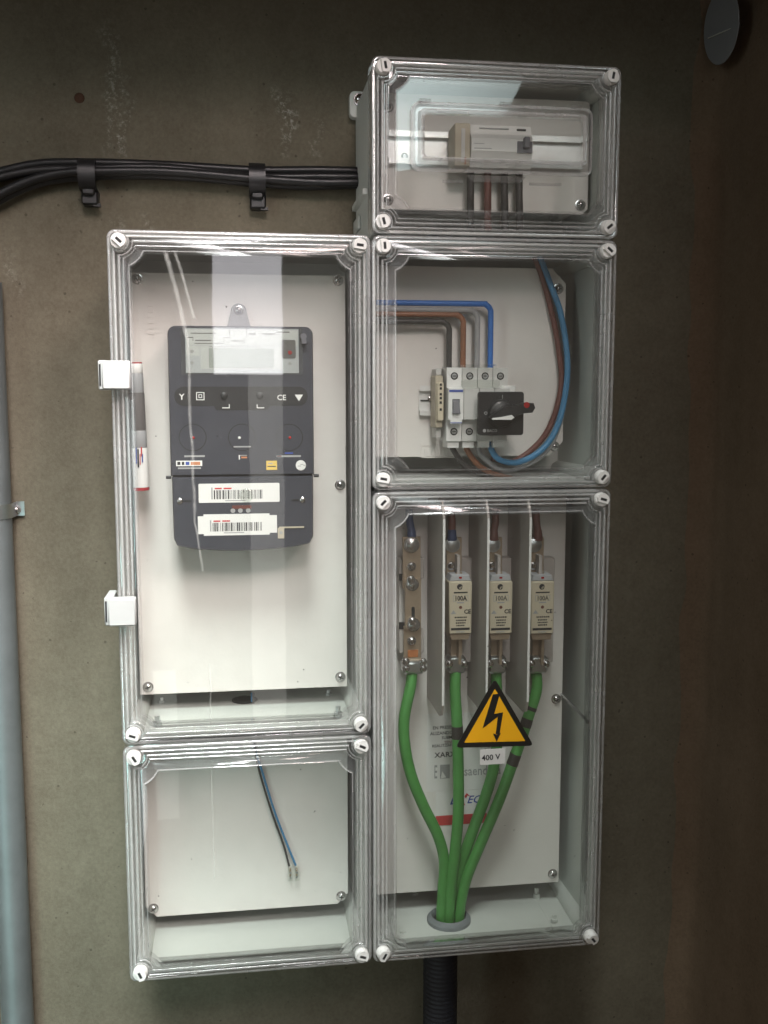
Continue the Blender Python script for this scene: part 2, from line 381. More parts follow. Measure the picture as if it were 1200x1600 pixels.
def thing(name, label, cat, loc=(0, 0, 0), group=None):
    o = bpy.data.objects.new(name, None); o.empty_display_size = 0.02; C.objects.link(o); o.location = loc
    return tag(o, label, cat, group)
def tag(o, label, cat, group=None):
    o['label'] = label; o['category'] = cat
    if group: o['group'] = group
    return o
def struct(o): o['kind'] = 'structure'; return o

# ------------------------------------------------------------------ the setting
WY = 0.171
m = MB(); m.box(-1.6, 0.50, WY, WY + .15, -0.9, 1.6, 'wall_concrete'); struct(m.build('back_wall', smooth=0))
# the right-hand return wall, its corner rounded off by rough mortar
m = MB()
prof = []
random.seed(3)
zs = [-0.9 + 0.05 * i for i in range(51)]
for z in zs:
    j = random.uniform(-.0025, .0025)
    cx = 0.462 + j + 0.004 * math.sin(z * 5)
    prof.append([(0.80, -0.80, z), (cx + 0.024, -0.80, z), (cx + .004, WY - .05, z), (cx + .001, WY - .022, z), (cx - .005, WY - .009, z), (cx - .018, WY - .0025, z), (cx - .034 + j*2, WY + .0015, z), (cx - .034 + j*2, WY + .1, z), (0.80, WY + .1, z)])
m.loft(prof, 'side_concrete'); struct(m.build('right_return_wall', smooth=50))
m = MB(); m.box(-1.6, 0.80, -0.22, WY + .15, 1.15, 1.45, 'side_concrete'); struct(m.build('soffit', smooth=0))

# ------------------------------------------------------------------ enclosure boxes
FL = 0.0125
def corner_loop(x0, x1, z0, z1, e, y, rho=None, n=9, rr=None):
    """loop round a lid: convex corners (rho None) or concave wells of radius rho about each screw"""
    pts = []
    for (sx, sz, bx_, bz_) in ((1, 1, x0, z0), (-1, 1, x1, z0), (-1, -1, x1, z1), (1, -1, x0, z1)):
        c = []
        if rho is None:
            r = rr if rr is not None else max(0.002, 0.009 - e)
            for k in range(n):
                t = R(90) * k / (n - 1); c.append((e + r - r*math.cos(t), e + r - r*math.sin(t)))
            c = [(a, b) for a, b in c]
        else:
            s = math.sqrt(max(1e-8, rho*rho - (FL - e)**2)); a0 = math.atan2(s, e - FL); a1 = math.atan2(e - FL, s)
            for k in range(n):
                t = a0 + (a1 - a0) * k / (n - 1); c.append((FL + rho*math.cos(t), FL + rho*math.sin(t)))
        # c runs from the vertical side to the horizontal side of this corner
        if sx * sz < 0: c = c[::-1]
        pts += [(bx_ + sx*a, y, bz_ + sz*b) for a, b in c]
    return pts

def make_screw_mesh():
    m = MB()
    m.lathe((0, .0035, 0), (0, -1, 0), [(0, .0066), (.0052, .0066), (.0060, .0060)], 'screw_white', 20)
    # raised step with a rectangular key hole: a D-shaped block split round the hole
    h0, h1 = -.0024, -.0052
    def dshape():
        pts = []
        for k in range(15):
            t = R(-118 + 236 * k / 14); pts.append((.0060*math.sin(t), .0060*math.cos(t)))
        return pts
    m.prism([(-.0050, -.0026), (.0050, -.0026), (.0057, .0006), (-.0057, .0006)], h1, h0, 'screw_white')
    top = [(-.0057, .0006), (.0057, .0006)] + [(.0059*math.sin(R(80 - 160*k/10)), .0059*math.cos(R(80 - 160*k/10))) for k in range(11)]
    m.prism(top, h1, h0, 'screw_white')
    m.box(-.0030, .0030, h1 - .0001, h0, -.0006, .0018, 'dark_slot')
    me = bpy.data.meshes.new('lid_screw'); me.from_pydata([tuple(v) for v in m.v], [], m.f)
    for k in m.mats: me.materials.append(MATS[k])
    me.polygons.foreach_set('material_index', m.m); me.update()
    me.polygons.foreach_set('use_smooth', [True]*len(me.polygons)); me.set_sharp_from_angle(angle=R(40))
    return me
SCREW = make_screw_mesh()
def make_panel_screw():
    m = MB()
    m.lathe((0, 0, 0), (0, -1, 0), [(0, .0062), (.0008, .0062), (.0010, .0050), (.0030, .0042), (.0042, .0026), (.0046, .0010)], 'chrome', 18)
    m.box(-.0028, .0028, -.0048, -.0042, -.0005, .0005, 'dark_slot'); m.box(-.0005, .0005, -.00481, -.0042, -.0028, .0028, 'dark_slot')
    me = bpy.data.meshes.new('panel_screw'); me.from_pydata([tuple(v) for v in m.v], [], m.f)
    for k in m.mats: me.materials.append(MATS[k])
    me.polygons.foreach_set('material_index', m.m); me.update()
    me.polygons.foreach_set('use_smooth', [True]*len(me.polygons)); me.set_sharp_from_angle(angle=R(40))
    return me
PSCREW = make_panel_screw()
def place(mesh, name, parent, loc, ry=0.0, scale=1.0, rx=0, rz=0):
    o = bpy.data.objects.new(name, mesh); C.objects.link(o); o.location = loc; o.rotation_euler = (rx, ry, rz); o.scale = (scale,)*3
    if parent: o.parent = parent; o.matrix_parent_inverse = Matrix.Translation(-world_loc(parent))
    return o

def enclosure(label, x0, x1, z0, z1, panel_y, panel_poly, pscrews, rots, pane='pane_clear', holes=None, floor_hole=None, tilts=None, window=None):
    t = thing('enclosure_box', label, 'enclosure', ((x0+x1)/2, WY, z0), 'clear lidded boxes of the meter cabinet')
    # base tray
    m = MB(); o_, i_ = .0035, .0075; yb, yf = WY - .002, .013
    def rc(e, y, r): return [(x, y, z) for x, z in rrect(x0+e, x1-e, z0+e, z1-e, r, 5)]
    m.loft([rc(o_, yb, .006), rc(o_, yf, .008), rc(i_ - .001, yf, .006), rc(i_ + .003, yb - .004, .006)], 'base_grey')
    for cx, cz, sx, sz in ((x0+i_, z0+i_, 1, 1), (x1-i_, z0+i_, -1, 1), (x0+i_, z1-i_, 1, -1), (x1-i_, z1-i_, -1, -1)):
        # fluted corner post that carries the lid screw
        r = .0135
        P = [(cx, cz)] + [(cx + sx*r*math.cos(R(a))*1.0, cz + sz*r*math.sin(R(a))*1.0) for a in range(0, 91, 15)]
        m.loft([[(x, yb - .006, z) for x, z in P], [(x, yf + .002, z) for x, z in P]], 'base_grey')
    base = m.build('base', t, smooth=45)
    # moulded bosses on the floor of the tray
    if floor_hole:
        m = MB()
        for hx, hy, r in floor_hole:
            m.lathe((hx, hy, z0 + i_ + .0020), (0, 0, 1), [(0, r), (.0006, r)], 'dark_slot', 28)
        m.build('knockout_hole', base)
    # mounting panel
    if panel_poly:
        m = MB(); m.prism(panel_poly, panel_y, panel_y + .003, 'panel_cream', .0006); pn = m.build('mounting_panel', t, smooth=30)
        for (sx_, sz_) in pscrews: place(PSCREW, 'panel_screw', pn, (sx_, panel_y - .0002, sz_), random.uniform(0, 3))
        for (sx_, sz_) in pscrews:
            m = MB(); m.cyl((sx_, panel_y + .004, sz_), (sx_, yb - .005, sz_), .005, 'base_grey', n=12); m.build('standoff', base)
    # clear lid
    def bead(e0, e1, y0, h, r0, r1, n_=5):
        # one rounded moulded bead between insets e0 and e1
        return [(e0 + (e1-e0)*k/n_, y0 - h*math.sin(math.pi*k/n_)**.8 if 0 < k < n_ else y0, None if r0 is None else r0 + (r1-r0)*k/n_) for k in range(n_+1)]
    lv = [(.0003, .030, None), (.0003, .0050, None), (.0010, .0030, None), (.0026, .0018, None), (.0040, .0022, None)]
    lv += bead(.0050, .0092, .0052, .0040, .0088, .0112) + bead(.0100, .0142, .0058, .0042, .0125, .0152) + bead(.0150, .0186, .0058, .0034, .0160, .0178)
    lv += [(.0200, .0058, .0184), (.0209, .0040, .0195), (.0225, -.0090, .0262), (.0230, -.0112, .0272), (.0240, -.0120, .0285)]
    und = [(.0262, -.0092, .0300), (.0240, .0085, .0220), (.0062, .0095, .0105), (.0030, .0110, None), (.0030, .030, None)]
    loops = [corner_loop(x0, x1, z0, z1, e, y, rho) for e, y, rho in lv]
    ul = [corner_loop(x0, x1, z0, z1, e, y, rho) for e, y, rho in und]
    m = MB(); n = len(loops[0])
    for k in range(len(loops)-1):
        ya, yb_ = lv[k][1], lv[k+1][1]
        mt_ = 'rim_bead_glint' if (ya < .0036 and yb_ < .0036 and k < 20) or k >= len(loops) - 2 else ('rim_valley' if ya > .0045 and yb_ > .0045 and k > 0 else 'rim_clear')
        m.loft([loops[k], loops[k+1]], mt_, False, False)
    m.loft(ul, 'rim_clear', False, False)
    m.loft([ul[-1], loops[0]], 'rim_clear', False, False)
    if window is None:
        m.add(loops[-1], [tuple(range(n))], pane); m.add(ul[0], [tuple(range(n))[::-1]], pane)
    else:
        for outer in (loops[-1], ul[0]):
            yv = outer[0][1]; bm = bmesh.new(); es = []
            for lp_ in (outer, [(x, yv, z) for x, z in window]):
                vv = [bm.verts.new(p) for p in lp_]; es += [bm.edges.new((vv[i], vv[(i+1) % len(vv)])) for i in range(len(vv))]
            bmesh.ops.triangle_fill(bm, use_beauty=True, edges=es, normal=(0, -1, 0)); bm.verts.index_update()
            fs = []
            for f in bm.faces:
                f.normal_update(); idx = [v.index for v in f.verts]
                fs.append(idx if (f.normal.y < 0) == (yv < -.011) else idx[::-1])
            m.add([v.co for v in bm.verts], fs, pane); bm.free()
        m.loft([[(x, loops[-1][0][1], z) for x, z in window], [(x, ul[0][0][1], z) for x, z in window]], 'rim_clear', False, False)
    lid = m.build('lid', t, smooth=62, weld=True)
    for k, (cx, cz) in enumerate(((x0+FL, z1-FL), (x1-FL, z1-FL), (x0+FL, z0+FL), (x1-FL, z0+FL))):
        tl = (tilts or {}).get(k, (R(random.uniform(-7, 7)), R(random.uniform(-7, 7))))
        place(SCREW, 'lid_screw', lid, (cx, 0, cz), R(rots[k]), 1.2, rx=tl[0], rz=tl[1])
    return t, base, lid

def chamf(x0, x1, z0, z1, bl=0, br=0, tl=0, tr=0):
    P = []
    P += [(x0, z0+bl), (x0+bl, z0)] if bl else [(x0, z0)]
    P += [(x1-br, z0), (x1, z0+br)] if br else [(x1, z0)]
    P += [(x1, z1-tr), (x1-tr, z1)] if tr else [(x1, z1)]
    P += [(x0+tl, z1), (x0, z1-tl)] if tl else [(x0, z1)]
    return P
PY = .088
meter_box, mb_base, mb_lid = enclosure('tall left clear lidded box holding the dark electricity meter', -.27, 0, .27, .81, PY, chamf(-.258, -.0185, .300, .777),
    [(-.2485, .770), (-.0265, .772), (-.2490, .309), (-.0265, .312), (-.0255, .540)], (42, 8, 18, -45), 'pane_streaked', floor_hole=[(-.139, .118, .0155)])
low_box, lb_base, lb_lid = enclosure('square clear lidded box at lower left with one thin loose wire pair', -.27, 0, 0, .27, PY, chamf(-.259, -.0185, .0290, .262, .013, .013),
    [(-.2500, .0400), (-.0270, .0390)], (60, 25, 65, 20), 'pane_streaked')
top_box, tb_base, tb_lid = enclosure('short clear lidded box at upper right with a hinged breaker window', 0, .27, .81, .99, .068, chamf(.020, .2580, .8480, .972, 0, .006),
    [(.0275, .957), (.0275, .858), (.2490, .8580)], (80, -80, 75, -40), window=rrect(.052, .2215, .8840, .9290, .004, 6))
mid_box, md_base, md_lid = enclosure('square clear lidded box holding the breaker and black rotary switch', 0, .27, .54, .81, .095, chamf(.012, .2430, .571, .790, 0, .017, 0, .017),
    [(.2335, .767), (.2325, .582)], (85, 40, 10, -50))
fuse_box, fb_base, fb_lid = enclosure('tall clear lidded fuse box with yellow warning triangle on its lid', 0, .27, 0, .54, PY, chamf(.012, .2465, .0370, .532),
    [(.2385, .0485), (.2385, .2735)], (-45, 15, -60, 50), tilts={3: (R(18), R(22)), 2: (R(12), 0)})

# moulded marks on the meter panel
m = MB(); c = at(232, 443, PY)
for r0 in (.0085, .0045):
    for a in ((-r0, r0, -r0, -r0+.001), (-r0, r0, r0-.001, r0), (-r0, -r0+.001, -r0+.001, r0-.001), (r0-.001, r0, -r0+.001, r0-.001)):
        m.box(c.x+a[0], c.x+a[1], PY-.0007, PY+.001, c.z+a[2], c.z+a[3], 'panel_cream')
c = at(235, 487, PY)
ro = rrect(c.x-.006, c.x+.006, c.z-.025, c.z+.025, .006); ri = rrect(c.x-.005, c.x+.005, c.z-.024, c.z+.024, .005)
nn = len(ro); m.add([(x, PY-.0007, z) for x, z in ro+ri] , [(i, (i+1) % nn, nn+(i+1) % nn, nn+i) for i in range(nn)], 'panel_cream')
for k in range(7):
    zc = c.z - .019 + k*.0062; m.box(c.x-.0032, c.x+.0032, PY-.0007, PY+.001, zc, zc+.0022, 'panel_cream')
pn = [o for o in meter_box.children if o.name.startswith('mounting_panel')][0]
m.build('moulded_mark', pn, smooth=0)
# moulded mark low on the switch panel
m = MB(); c = at(688, 705, .095)
for a in ((-.022, .022, .0066, .0078), (-.022, .022, -.0078, -.0066), (-.0232, -.022, -.007, .007), (.022, .0232, -.007, .007)):
    m.box(c.x+a[0], c.x+a[1], .0942, .096, c.z+a[2], c.z+a[3], 'panel_cream')
for k in range(9): m.box(c.x-.019+k*.0042, c.x-.0164+k*.0042, .0943, .096, c.z-.004, c.z+.0035, 'panel_cream')
m.build('moulded_mark', [o for o in mid_box.children if o.name.startswith('mounting_panel')][0], smooth=0)

# hinge clips on the left edge of the meter lid
for (px, py) in ((182, 586), (191, 956)):
    c = at(px, py, -.010)
    m = MB()
    m.box(c.x-.0140, c.x+.0140, -.0140, -.0020, c.z-.0145, c.z+.0145, 'clip_white', .0015)
    m.box(c.x-.0185, c.x-.0100, -.0070, .0330, c.z-.0150, c.z+.0150, 'clip_white', .0012)
    m.box(c.x-.0175, c.x-.0158, -.0075, -.0065, c.z-.011, c.z+.011, 'dark_slot')
    pass
    m.build('hinge_clip', mb_lid)

# things moulded on the floors: bolts in the shelf of the meter box and the floor of the fuse box
def bolt(parent, px, py, z, r, h, mat='zinc'):
    d = CAMROT @ Vector(((px - 600) / FPX, 1.0, -(py - 800) / FPX)); t_ = (z - CAM.z) / d.z; p = CAM + d * t_
    m = MB(); m.lathe((p.x, p.y, z - .001), (0, 0, 1), [(0, r), (h*.45, r), (h*.5, r*.62), (h, r*.62)], mat, 8); m.build('bolt', parent)
for a in ((246, 1132, .006, .011), (528, 1118, .006, .012), (253, 1098, .005, .008), (513, 1086, .005, .008)): bolt(mb_base, a[0], a[1], .2795, a[2]*.8, a[3])
for a in ((838, 1402, .0045, .014), (866, 1438, .0045, .008), (629, 1458, .0055, .004), (648, 1398, .005, .010)): bolt(fb_base, a[0], a[1], .0095, a[2], a[3], 'base_grey')
bolt(md_base, 852, 731, .5495, .0045, .010)
# raised oblong plate on the floor of the fuse box
m = MB(); m.loft([[(x, y, .0088) for x, y in rrect(.030, .222, .014, .112, .022)], [(x, y, .0100) for x, y in rrect(.031, .221, .015, .111, .021)]], 'base_grey'); m.build('floor_plate', fb_base)
# support rod in the fuse box
m = MB(); a, b_ = at(878, 1085, PY), at(918, 1128, .020); m.cyl(a, b_, .0022, 'zinc', n=10); m.build('lid_stay_rod', fb_base)
# mounting ear with its screw on the left flank of the top box
m = MB(); c = at(562, 157, .160)
m.prism(rrect(c.x-.012, c.x+.010, c.z-.020, c.z+.010, .006), .158, .170, 'base_grey', .001)
ear = m.build('mounting_ear', tb_base)
place(PSCREW, 'ear_screw', ear, (c.x, .157, c.z), 0.6, 1.25)
m = MB(); c = at(566, 300, .150); m.box(.0000, .0036, .120, .166, .835, .850, 'base_grey', .001); m.box(-.0015, .0036, .060, .166, .862, .868, 'base_grey'); m.build('flank_rib', tb_base)

# hinged window in the top lid
WXY = -.0128
def pane_poly(x0, x1, z0, z1, r): return rrect(x0, x1, z0, z1, r, 6)
a, b_ = at(645, 178, -.016), at(922, 272, -.016)
wx0, wx1, wz0, wz1 = a.x, b_.x, .8735, .9385
m = MB()
def lo(e, y, r): return [(x, y, z) for x, z in pane_poly(wx0+e, wx1-e, wz0+e, wz1-e, r)]
wl_ = [lo(-.002, WXY + .0005, .009), lo(-.002, WXY-.0030, .009), lo(.0010, WXY-.0042, .007), lo(.003, WXY-.0020, .006), lo(.0055, WXY-.0020, .005), lo(.0068, WXY-.0110, .005), lo(.0092, WXY-.0128, .004),
       lo(.0110, WXY-.0105, .004), lo(.0095, WXY+.0005, .004)]
for k in range(9): m.loft([wl_[k], wl_[(k+1) % 9]], ('rim_clear', 'rim_bead_glint', 'rim_clear', 'rim_valley', 'rim_clear', 'rim_bead_glint', 'rim_bead_glint', 'rim_clear', 'rim_clear')[k], False, False)
wf = m.build('window_frame', tb_lid, smooth=28, weld=True)
m = MB()
def tilt(L, k=.0060): return [(x, y + k*(z-wz0)/(wz1-wz0)*-1 + .0060, z) for x, y, z in L]
m.loft([tilt(lo(.0104, WXY-.0085, .004)), tilt(lo(.0104, WXY-.0100, .004))], 'window_clear'); m.build('window_pane', wf)
for px in (664, 790, 900):
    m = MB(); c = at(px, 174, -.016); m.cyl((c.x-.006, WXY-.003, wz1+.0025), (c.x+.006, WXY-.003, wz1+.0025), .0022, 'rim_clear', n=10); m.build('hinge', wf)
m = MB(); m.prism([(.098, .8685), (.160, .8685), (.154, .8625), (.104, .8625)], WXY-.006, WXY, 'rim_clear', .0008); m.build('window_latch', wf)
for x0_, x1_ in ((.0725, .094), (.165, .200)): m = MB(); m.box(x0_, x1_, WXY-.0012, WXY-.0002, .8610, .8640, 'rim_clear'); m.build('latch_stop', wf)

# ------------------------------------------------------------------ electricity meter
mt = thing('electricity_meter', 'dark grey electricity meter with clear display window and two barcode labels', 'meter', (-.136, PY, .477))
MX0, MX1, MZ0, MZ1, MS = -.2138, -.0592, .4790, .7163, .5555
MYF = .036
def rnd(pts_r):  # polygon with rounded given corners
    return pts_r
up = rrect(MX0, MX1, MS + .0006, MZ1, .0085, 6)
up = [(x, z) if z > MS + .05 else (MX0 if x < -.13 else MX1, MS + .0006) for x, z in up]
up2 = []
for p in up:
    if not up2 or (abs(up2[-1][0]-p[0]) + abs(up2[-1][1]-p[1])) > 1e-6: up2.append(p)
m = MB(); m.prism(up2, MYF, PY - .001, 'meter_dark', .0028); body = m.build('body', mt, smooth=35)
lowp = [(MX0+.0012, MS-.0006), (MX0+.0016, MZ0+.012)]
for k in range(7): t_ = R(180 + 75*k/6); lowp.append((MX0+.0016+.009 + .009*math.cos(t_), MZ0+.0055 + .009*(1+math.sin(t_)) - .0035 - (.002 if k > 3 else 0)))
for k in range(1, 10):
    u = k / 10; lowp.append((MX0+.012 + (MX1-MX0-.024)*u, MZ0 - .0018 - .0040*math.sin(math.pi*u)))
for k in range(7): t_ = R(285 + 75*k/6); lowp.append((MX1-.0016-.009 + .009*math.cos(t_), MZ0+.0055 + .009*(1+math.sin(t_)) - .0035 - (.002 if k < 3 else 0)))
lowp += [(MX1-.0016, MZ0+.012), (MX1-.0012, MS-.0006)]
m = MB(); m.prism(lowp, MYF - .003, PY - .001, 'meter_dark', .0028); tcov = m.build('terminal_cover', mt, smooth=35)
for sx, px in ((-1, 260), (1, 495)):
    m = MB(); xx = MX0 if sx < 0 else MX1
    m.cyl((xx, MYF+.006, MS-.001), (xx + sx*.0055, MYF+.006, MS-.001), .0018, 'meter_black', n=10); m.build('seal_lug', mt)
# hanging lug above
c = at(373, 487, PY-.004); m = MB()
lp = [(c.x-.0175, MZ1-.004), (c.x+.0175, MZ1-.004), (c.x+.0125, MZ1+.004)] + [(c.x+.0088*math.cos(R(a)), c.z+.0088*math.sin(R(a))) for a in range(0, 181, 20)] + [(c.x-.0125, MZ1+.004)]
m.prism(lp, PY-.007, PY-.003, 'lug_grey', .0006); lug = m.build('hanging_lug', mt)
place(PSCREW, 'lug_screw', lug, (c.x, PY-.0068, c.z+.001), .4, .85)
# name plate with display
YN = MYF - .0004
def P2(px, py, y=MYF): v = at(px, py, y); return v.x, v.z
m = MB(); a, b_ = P2(289, 513), P2(467, 583)
m.box(a[0], b_[0], YN, MYF + .001, b_[1], a[1], 'plate_silver'); pl = m.build('name_plate', body, smooth=0)
m = MB(); yy = YN - .0003
q0, q1 = P2(291, 515), P2(465, 540); m.box(q0[0], q1[0], yy, YN+.0002, q1[1], q0[1], 'plate_paper')
q0, q1 = P2(313, 540), P2(441, 577); m.box(q0[0], q1[0], yy, YN+.0002, q1[1], q0[1], 'plate_paper')
q0, q1 = P2(291, 540), P2(312, 556); m.box(q0[0], q1[0], yy+.0001, YN+.0002, q1[1], q0[1], 'plate_paper')
for (ax, ay, bx2, by2) in ((293, 526.5, 301, 527.5), (301, 526.5, 302, 532), (304, 536, 350, 536.8), (349, 527, 350, 534), (349, 527, 360, 527.8), (381, 528, 382, 537), (298, 520, 338, 521), (358, 514, 359, 524), (385, 514, 386, 526), (388, 521, 400, 522.4), (410, 521, 430, 522.4), (432, 518, 452, 519.4), (360, 532, 380, 533), (305, 531, 330, 532.2), (327, 541.5, 410, 542.2)):
    q0, q1 = P2(ax, ay), P2(bx2, by2); m.box(q0[0], q1[0], yy-.0001, yy+.0001, q1[1]-.0004, q0[1], 'marker_grey')
m.build('print', pl, smooth=0)
m = MB(); q0, q1 = P2(326, 544), P2(428, 575); m.box(q0[0], q1[0], yy-.0004, YN, q1[1], q0[1], 'lcd'); m.build('display', pl, smooth=0)
m = MB(); q0, q1 = P2(440, 531), P2(462, 560); m.prism(rrect(q0[0], q1[0], q1[1], q0[1], .002), yy-.0003, YN, 'marker_grey'); m.build('sensor_window', pl)
m = MB(); q0 = P2(453, 551); m.prism(circle(q0[0], q0[1], .0022, 14), yy-.0012, YN, 'led_red'); m.build('indicator_lamp', pl)
for p in ((300, 549), (300, 567), (453, 568)): m = MB(); q0 = P2(*p); m.prism(circle(q0[0], q0[1], .0019, 14), yy-.0003, YN, 'print_grey'); m.build('pin', pl)
m = MB(); a, b_ = P2(282, 511), P2(473, 586)
m.box(a[0], b_[0], MYF-.0042, MYF-.0022, b_[1], a[1], 'window_clear'); m.build('display_window', body, smooth=0)
m = MB(); c = at(474, 526, MYF-.004); m.cyl((c.x, MYF+.002, c.z), (c.x, MYF-.006, c.z), .0035, 'toggle_grey'); m.box(c.x-.002, c.x+.003, MYF-.007, MYF+.001, c.z-.0075, c.z-.003, 'toggle_grey'); m.build('window_catch', body)
# dark capsule band with symbols and push buttons
m = MB(); a, b_ = P2(272, 604), P2(481, 637)
cap = rrect(a[0], b_[0], b_[1] + .002, a[1], .0098, 6)
m.prism(cap, MYF-.0003, MYF+.001, 'meter_black'); 
q0, q1 = P2(332, 630), P2(424, 641); m.prism([(q0[0], q0[1]), (q0[0]+.004, q1[1]), (q1[0]-.004, q1[1]), (q1[0], q0[1])], MYF-.00025, MYF+.001, 'meter_black')
band = m.build('control_band', body, smooth=0)
m = MB(); y_ = MYF - .0004
def ring(m, cx, cz, h, w, y, mat):
    for a in ((-h, h, h-w, h), (-h, h, -h, -h+w), (-h, -h+w, -h+w, h-w), (h-w, h, -h+w, h-w)): m.box(cx+a[0], cx+a[1], y, y+.0002, cz+a[2], cz+a[3], mat)
q = P2(313, 619); ring(m, q[0], q[1], .0043, .0008, y_, 'print_white'); ring(m, q[0], q[1], .0019, .0007, y_, 'print_white'); m.build('square_symbol', band, smooth=0); m = MB()
m.text('CE', *(lambda q: (q[0], y_+.0001, q[1]-.0028))(P2(440, 621)), .0082, 'print_white', 'CENTER'); m.build('mark_lettering', band, smooth=0); m = MB()
q = P2(467, 621); m.prism([(q[0], q[1]-.0040), (q[0]+.0045, q[1]+.0030), (q[0]-.0045, q[1]+.0030)], y_, MYF, 'print_white'); m.build('triangle_symbol', band, smooth=0); m = MB()
q = P2(284, 620); m.text('Y', q[0], y_+.0001, q[1]-.003, .0090, 'print_white', 'CENTER'); m.build('fork_symbol', band, smooth=0)
for px, s in ((353, -1), (407, 1)):
    m = MB(); q = P2(px, 636); m.box(q[0]-.004, q[0]+.004, y_, MYF, q[1]-.0013, q[1]-.0004, 'print_white'); xx = q[0] + (.0032 if s < 0 else -.0040)
    m.box(xx, xx+.0008, y_, MYF, q[1]-.0004, q[1]+.0030, 'print_white'); m.build('corner_symbol', band, smooth=0)
for px in (350, 406):
    m = MB(); q = P2(px, 618); m.lathe((q[0], MYF, q[1]), (0, -1, 0), [(0, .0040), (.0016, .0038), (.0024, .0026), (.0027, .0008)], 'meter_black', 16); m.build('push_button', band)
# three round recess rings with lamps
for px, lamp in ((301, 'led_red'), (378, 'print_white'), (452, 'led_red')):
    q = P2(px, 682); m = MB(); n_ = 36
    o1, i1 = circle(q[0], q[1]-.001, .0148, n_), circle(q[0], q[1]-.001, .0140, n_)
    m.add([(x, MYF-.0003, z) for x, z in o1+i1], [(i, (i+1) % n_, n_+(i+1) % n_, n_+i) for i in range(n_)], 'meter_black'); rg = m.build('round_window', body, smooth=0)
    q = P2(px + (1 if lamp == 'led_red' else -4), 684); m = MB(); m.lathe((q[0], MYF, q[1]), (0, -1, 0), [(0, .0016), (.0008, .0014), (.0012, .0006)], lamp, 12); m.build('lamp', rg)
# small stickers and print
m = MB(); y_ = MYF - .0003
for (ax, ay, bx2, by2, mm) in ((365, 697, 392, 699, 'print_grey'), (373, 711, 375, 718, 'print_white'), (375, 711, 386, 712, 'print_grey'), (377, 713.5, 386, 716, 'print_orange'), (288, 711.5, 320, 714, 'print_grey'), (432, 711.5, 470, 714, 'print_grey'),
                               (433, 711.8, 440, 713.6, 'print_red'), (445, 707, 458, 709, 'print_blue'), (278, 730.5, 314, 732.5, 'print_grey')):
    m = MB(); q0, q1 = P2(ax, ay), P2(bx2, by2); m.box(q0[0], q1[0], y_, MYF+.0005, q1[1], q0[1], mm); m.build('print_line', body, smooth=0)
m = MB(); q0, q1 = P2(275, 720), P2(316, 728); m.box(q0[0], q1[0], y_-.0001, MYF, q1[1], q0[1], 'print_white')
for (ax, bx2, mm) in ((277, 282, 'print_black'), (284, 288, 'print_black'), (290, 296, 'print_blue'), (298, 313, 'print_orange')):
    q0, q1 = P2(ax, 721.5), P2(bx2, 726.5); m.box(q0[0], q1[0], y_-.0002, MYF, q1[1], q0[1], mm)
m.build('maker_sticker', body, smooth=0)
m = MB(); q0, q1 = P2(416, 720), P2(433, 734); m.box(q0[0], q1[0], y_-.0001, MYF, q1[1], q0[1], 'sticker_yellow')
q0, q1 = P2(418, 728), P2(431, 729.5); m.box(q0[0], q1[0], y_-.0002, MYF, q1[1], q0[1], 'print_black'); q0, q1 = P2(419, 723), P2(426, 725); m.box(q0[0], q1[0], y_-.0002, MYF, q1[1], q0[1], 'print_grey'); m.build('yellow_sticker', body, smooth=0)
m = MB(); q = P2(470, 727); m.prism(circle(q[0], q[1], .0056, 22), y_-.0006, MYF, 'print_white', .0003)
for a in (20, 80, 140): m.box(q[0]-.0035*math.cos(R(a)), q[0]-.0035*math.cos(R(a))+.0035, y_-.0008, y_-.0004, q[1]+.0026*math.sin(R(a))-.002, q[1]+.0026*math.sin(R(a))-.0013, 'print_grey')
m.build('round_seal_sticker', body)
# barcode labels
YT = MYF - .0033
random.seed(11)
def barcode(x0, x1, z0, z1, bx0, bx1, bz0, bz1, notch):
    m = MB()
    if notch: poly = [(x0, z0+.002), (x0+.006, z0+.002), (x0+.006, z0), (x1-.008, z0), (x1-.008, z0+.002), (x1, z0+.002), (x1, z1-.002), (x1-.008, z1-.002), (x1-.008, z1), (x0+.006, z1), (x0+.006, z1-.002), (x0, z1-.002)]
    else: poly = rrect(x0, x1, z0, z1, .0012, 3)
    m.prism(poly, YT-.0002, YT+.0006, 'paper_white'); lb = m.build('barcode_label', tcov, smooth=0)
    m = MB(); x = bx0
    while x < bx1:
        w = random.choice((.0005, .0005, .0009, .0014)); m.box(x, min(x+w, bx1), YT-.0003, YT, bz0, bz1, 'print_black'); x += w + random.choice((.0005, .0008, .0014))
    m.box(bx0+.001, bx0+.0085, YT-.0003, YT, bz1+.0010, bz1+.0026, 'print_red'); m.box(bx0+.0105, bx0+.019, YT-.0003, YT, bz1+.0010, bz1+.0026, 'print_red')
    m.box(bx0-.0028, bx0-.0012, YT-.0003, YT, bz0, bz1+.003, 'print_grey')
    m.box(bx0+.012, bx0+.034, YT-.0003, YT, bz0-.0022, bz0-.0012, 'print_grey')
    m.build('barcode', lb, smooth=0)
a, b_ = P2(310, 756, YT), P2(437, 784, YT); c0, c1 = P2(334, 766, YT), P2(411, 779, YT); barcode(a[0], b_[0], b_[1], a[1], c0[0], c1[0], c1[1], c0[1], False)
a, b_ = P2(309, 804, YT), P2(433, 835, YT); c0, c1 = P2(332, 817, YT), P2(409, 829, YT); barcode(a[0], b_[0], b_[1], a[1], c0[0], c1[0], c1[1], c0[1], True)
m = MB(); q = P2(385, 774, YT); m.lathe((q[0], YT-.0003, q[1]), (0, -1, 0), [(0, .0078), (.0010, .0076), (.0016, .0064), (.0009, .0056)], 'window_clear', 26); m.build('clear_seal', tcov)
m = MB()
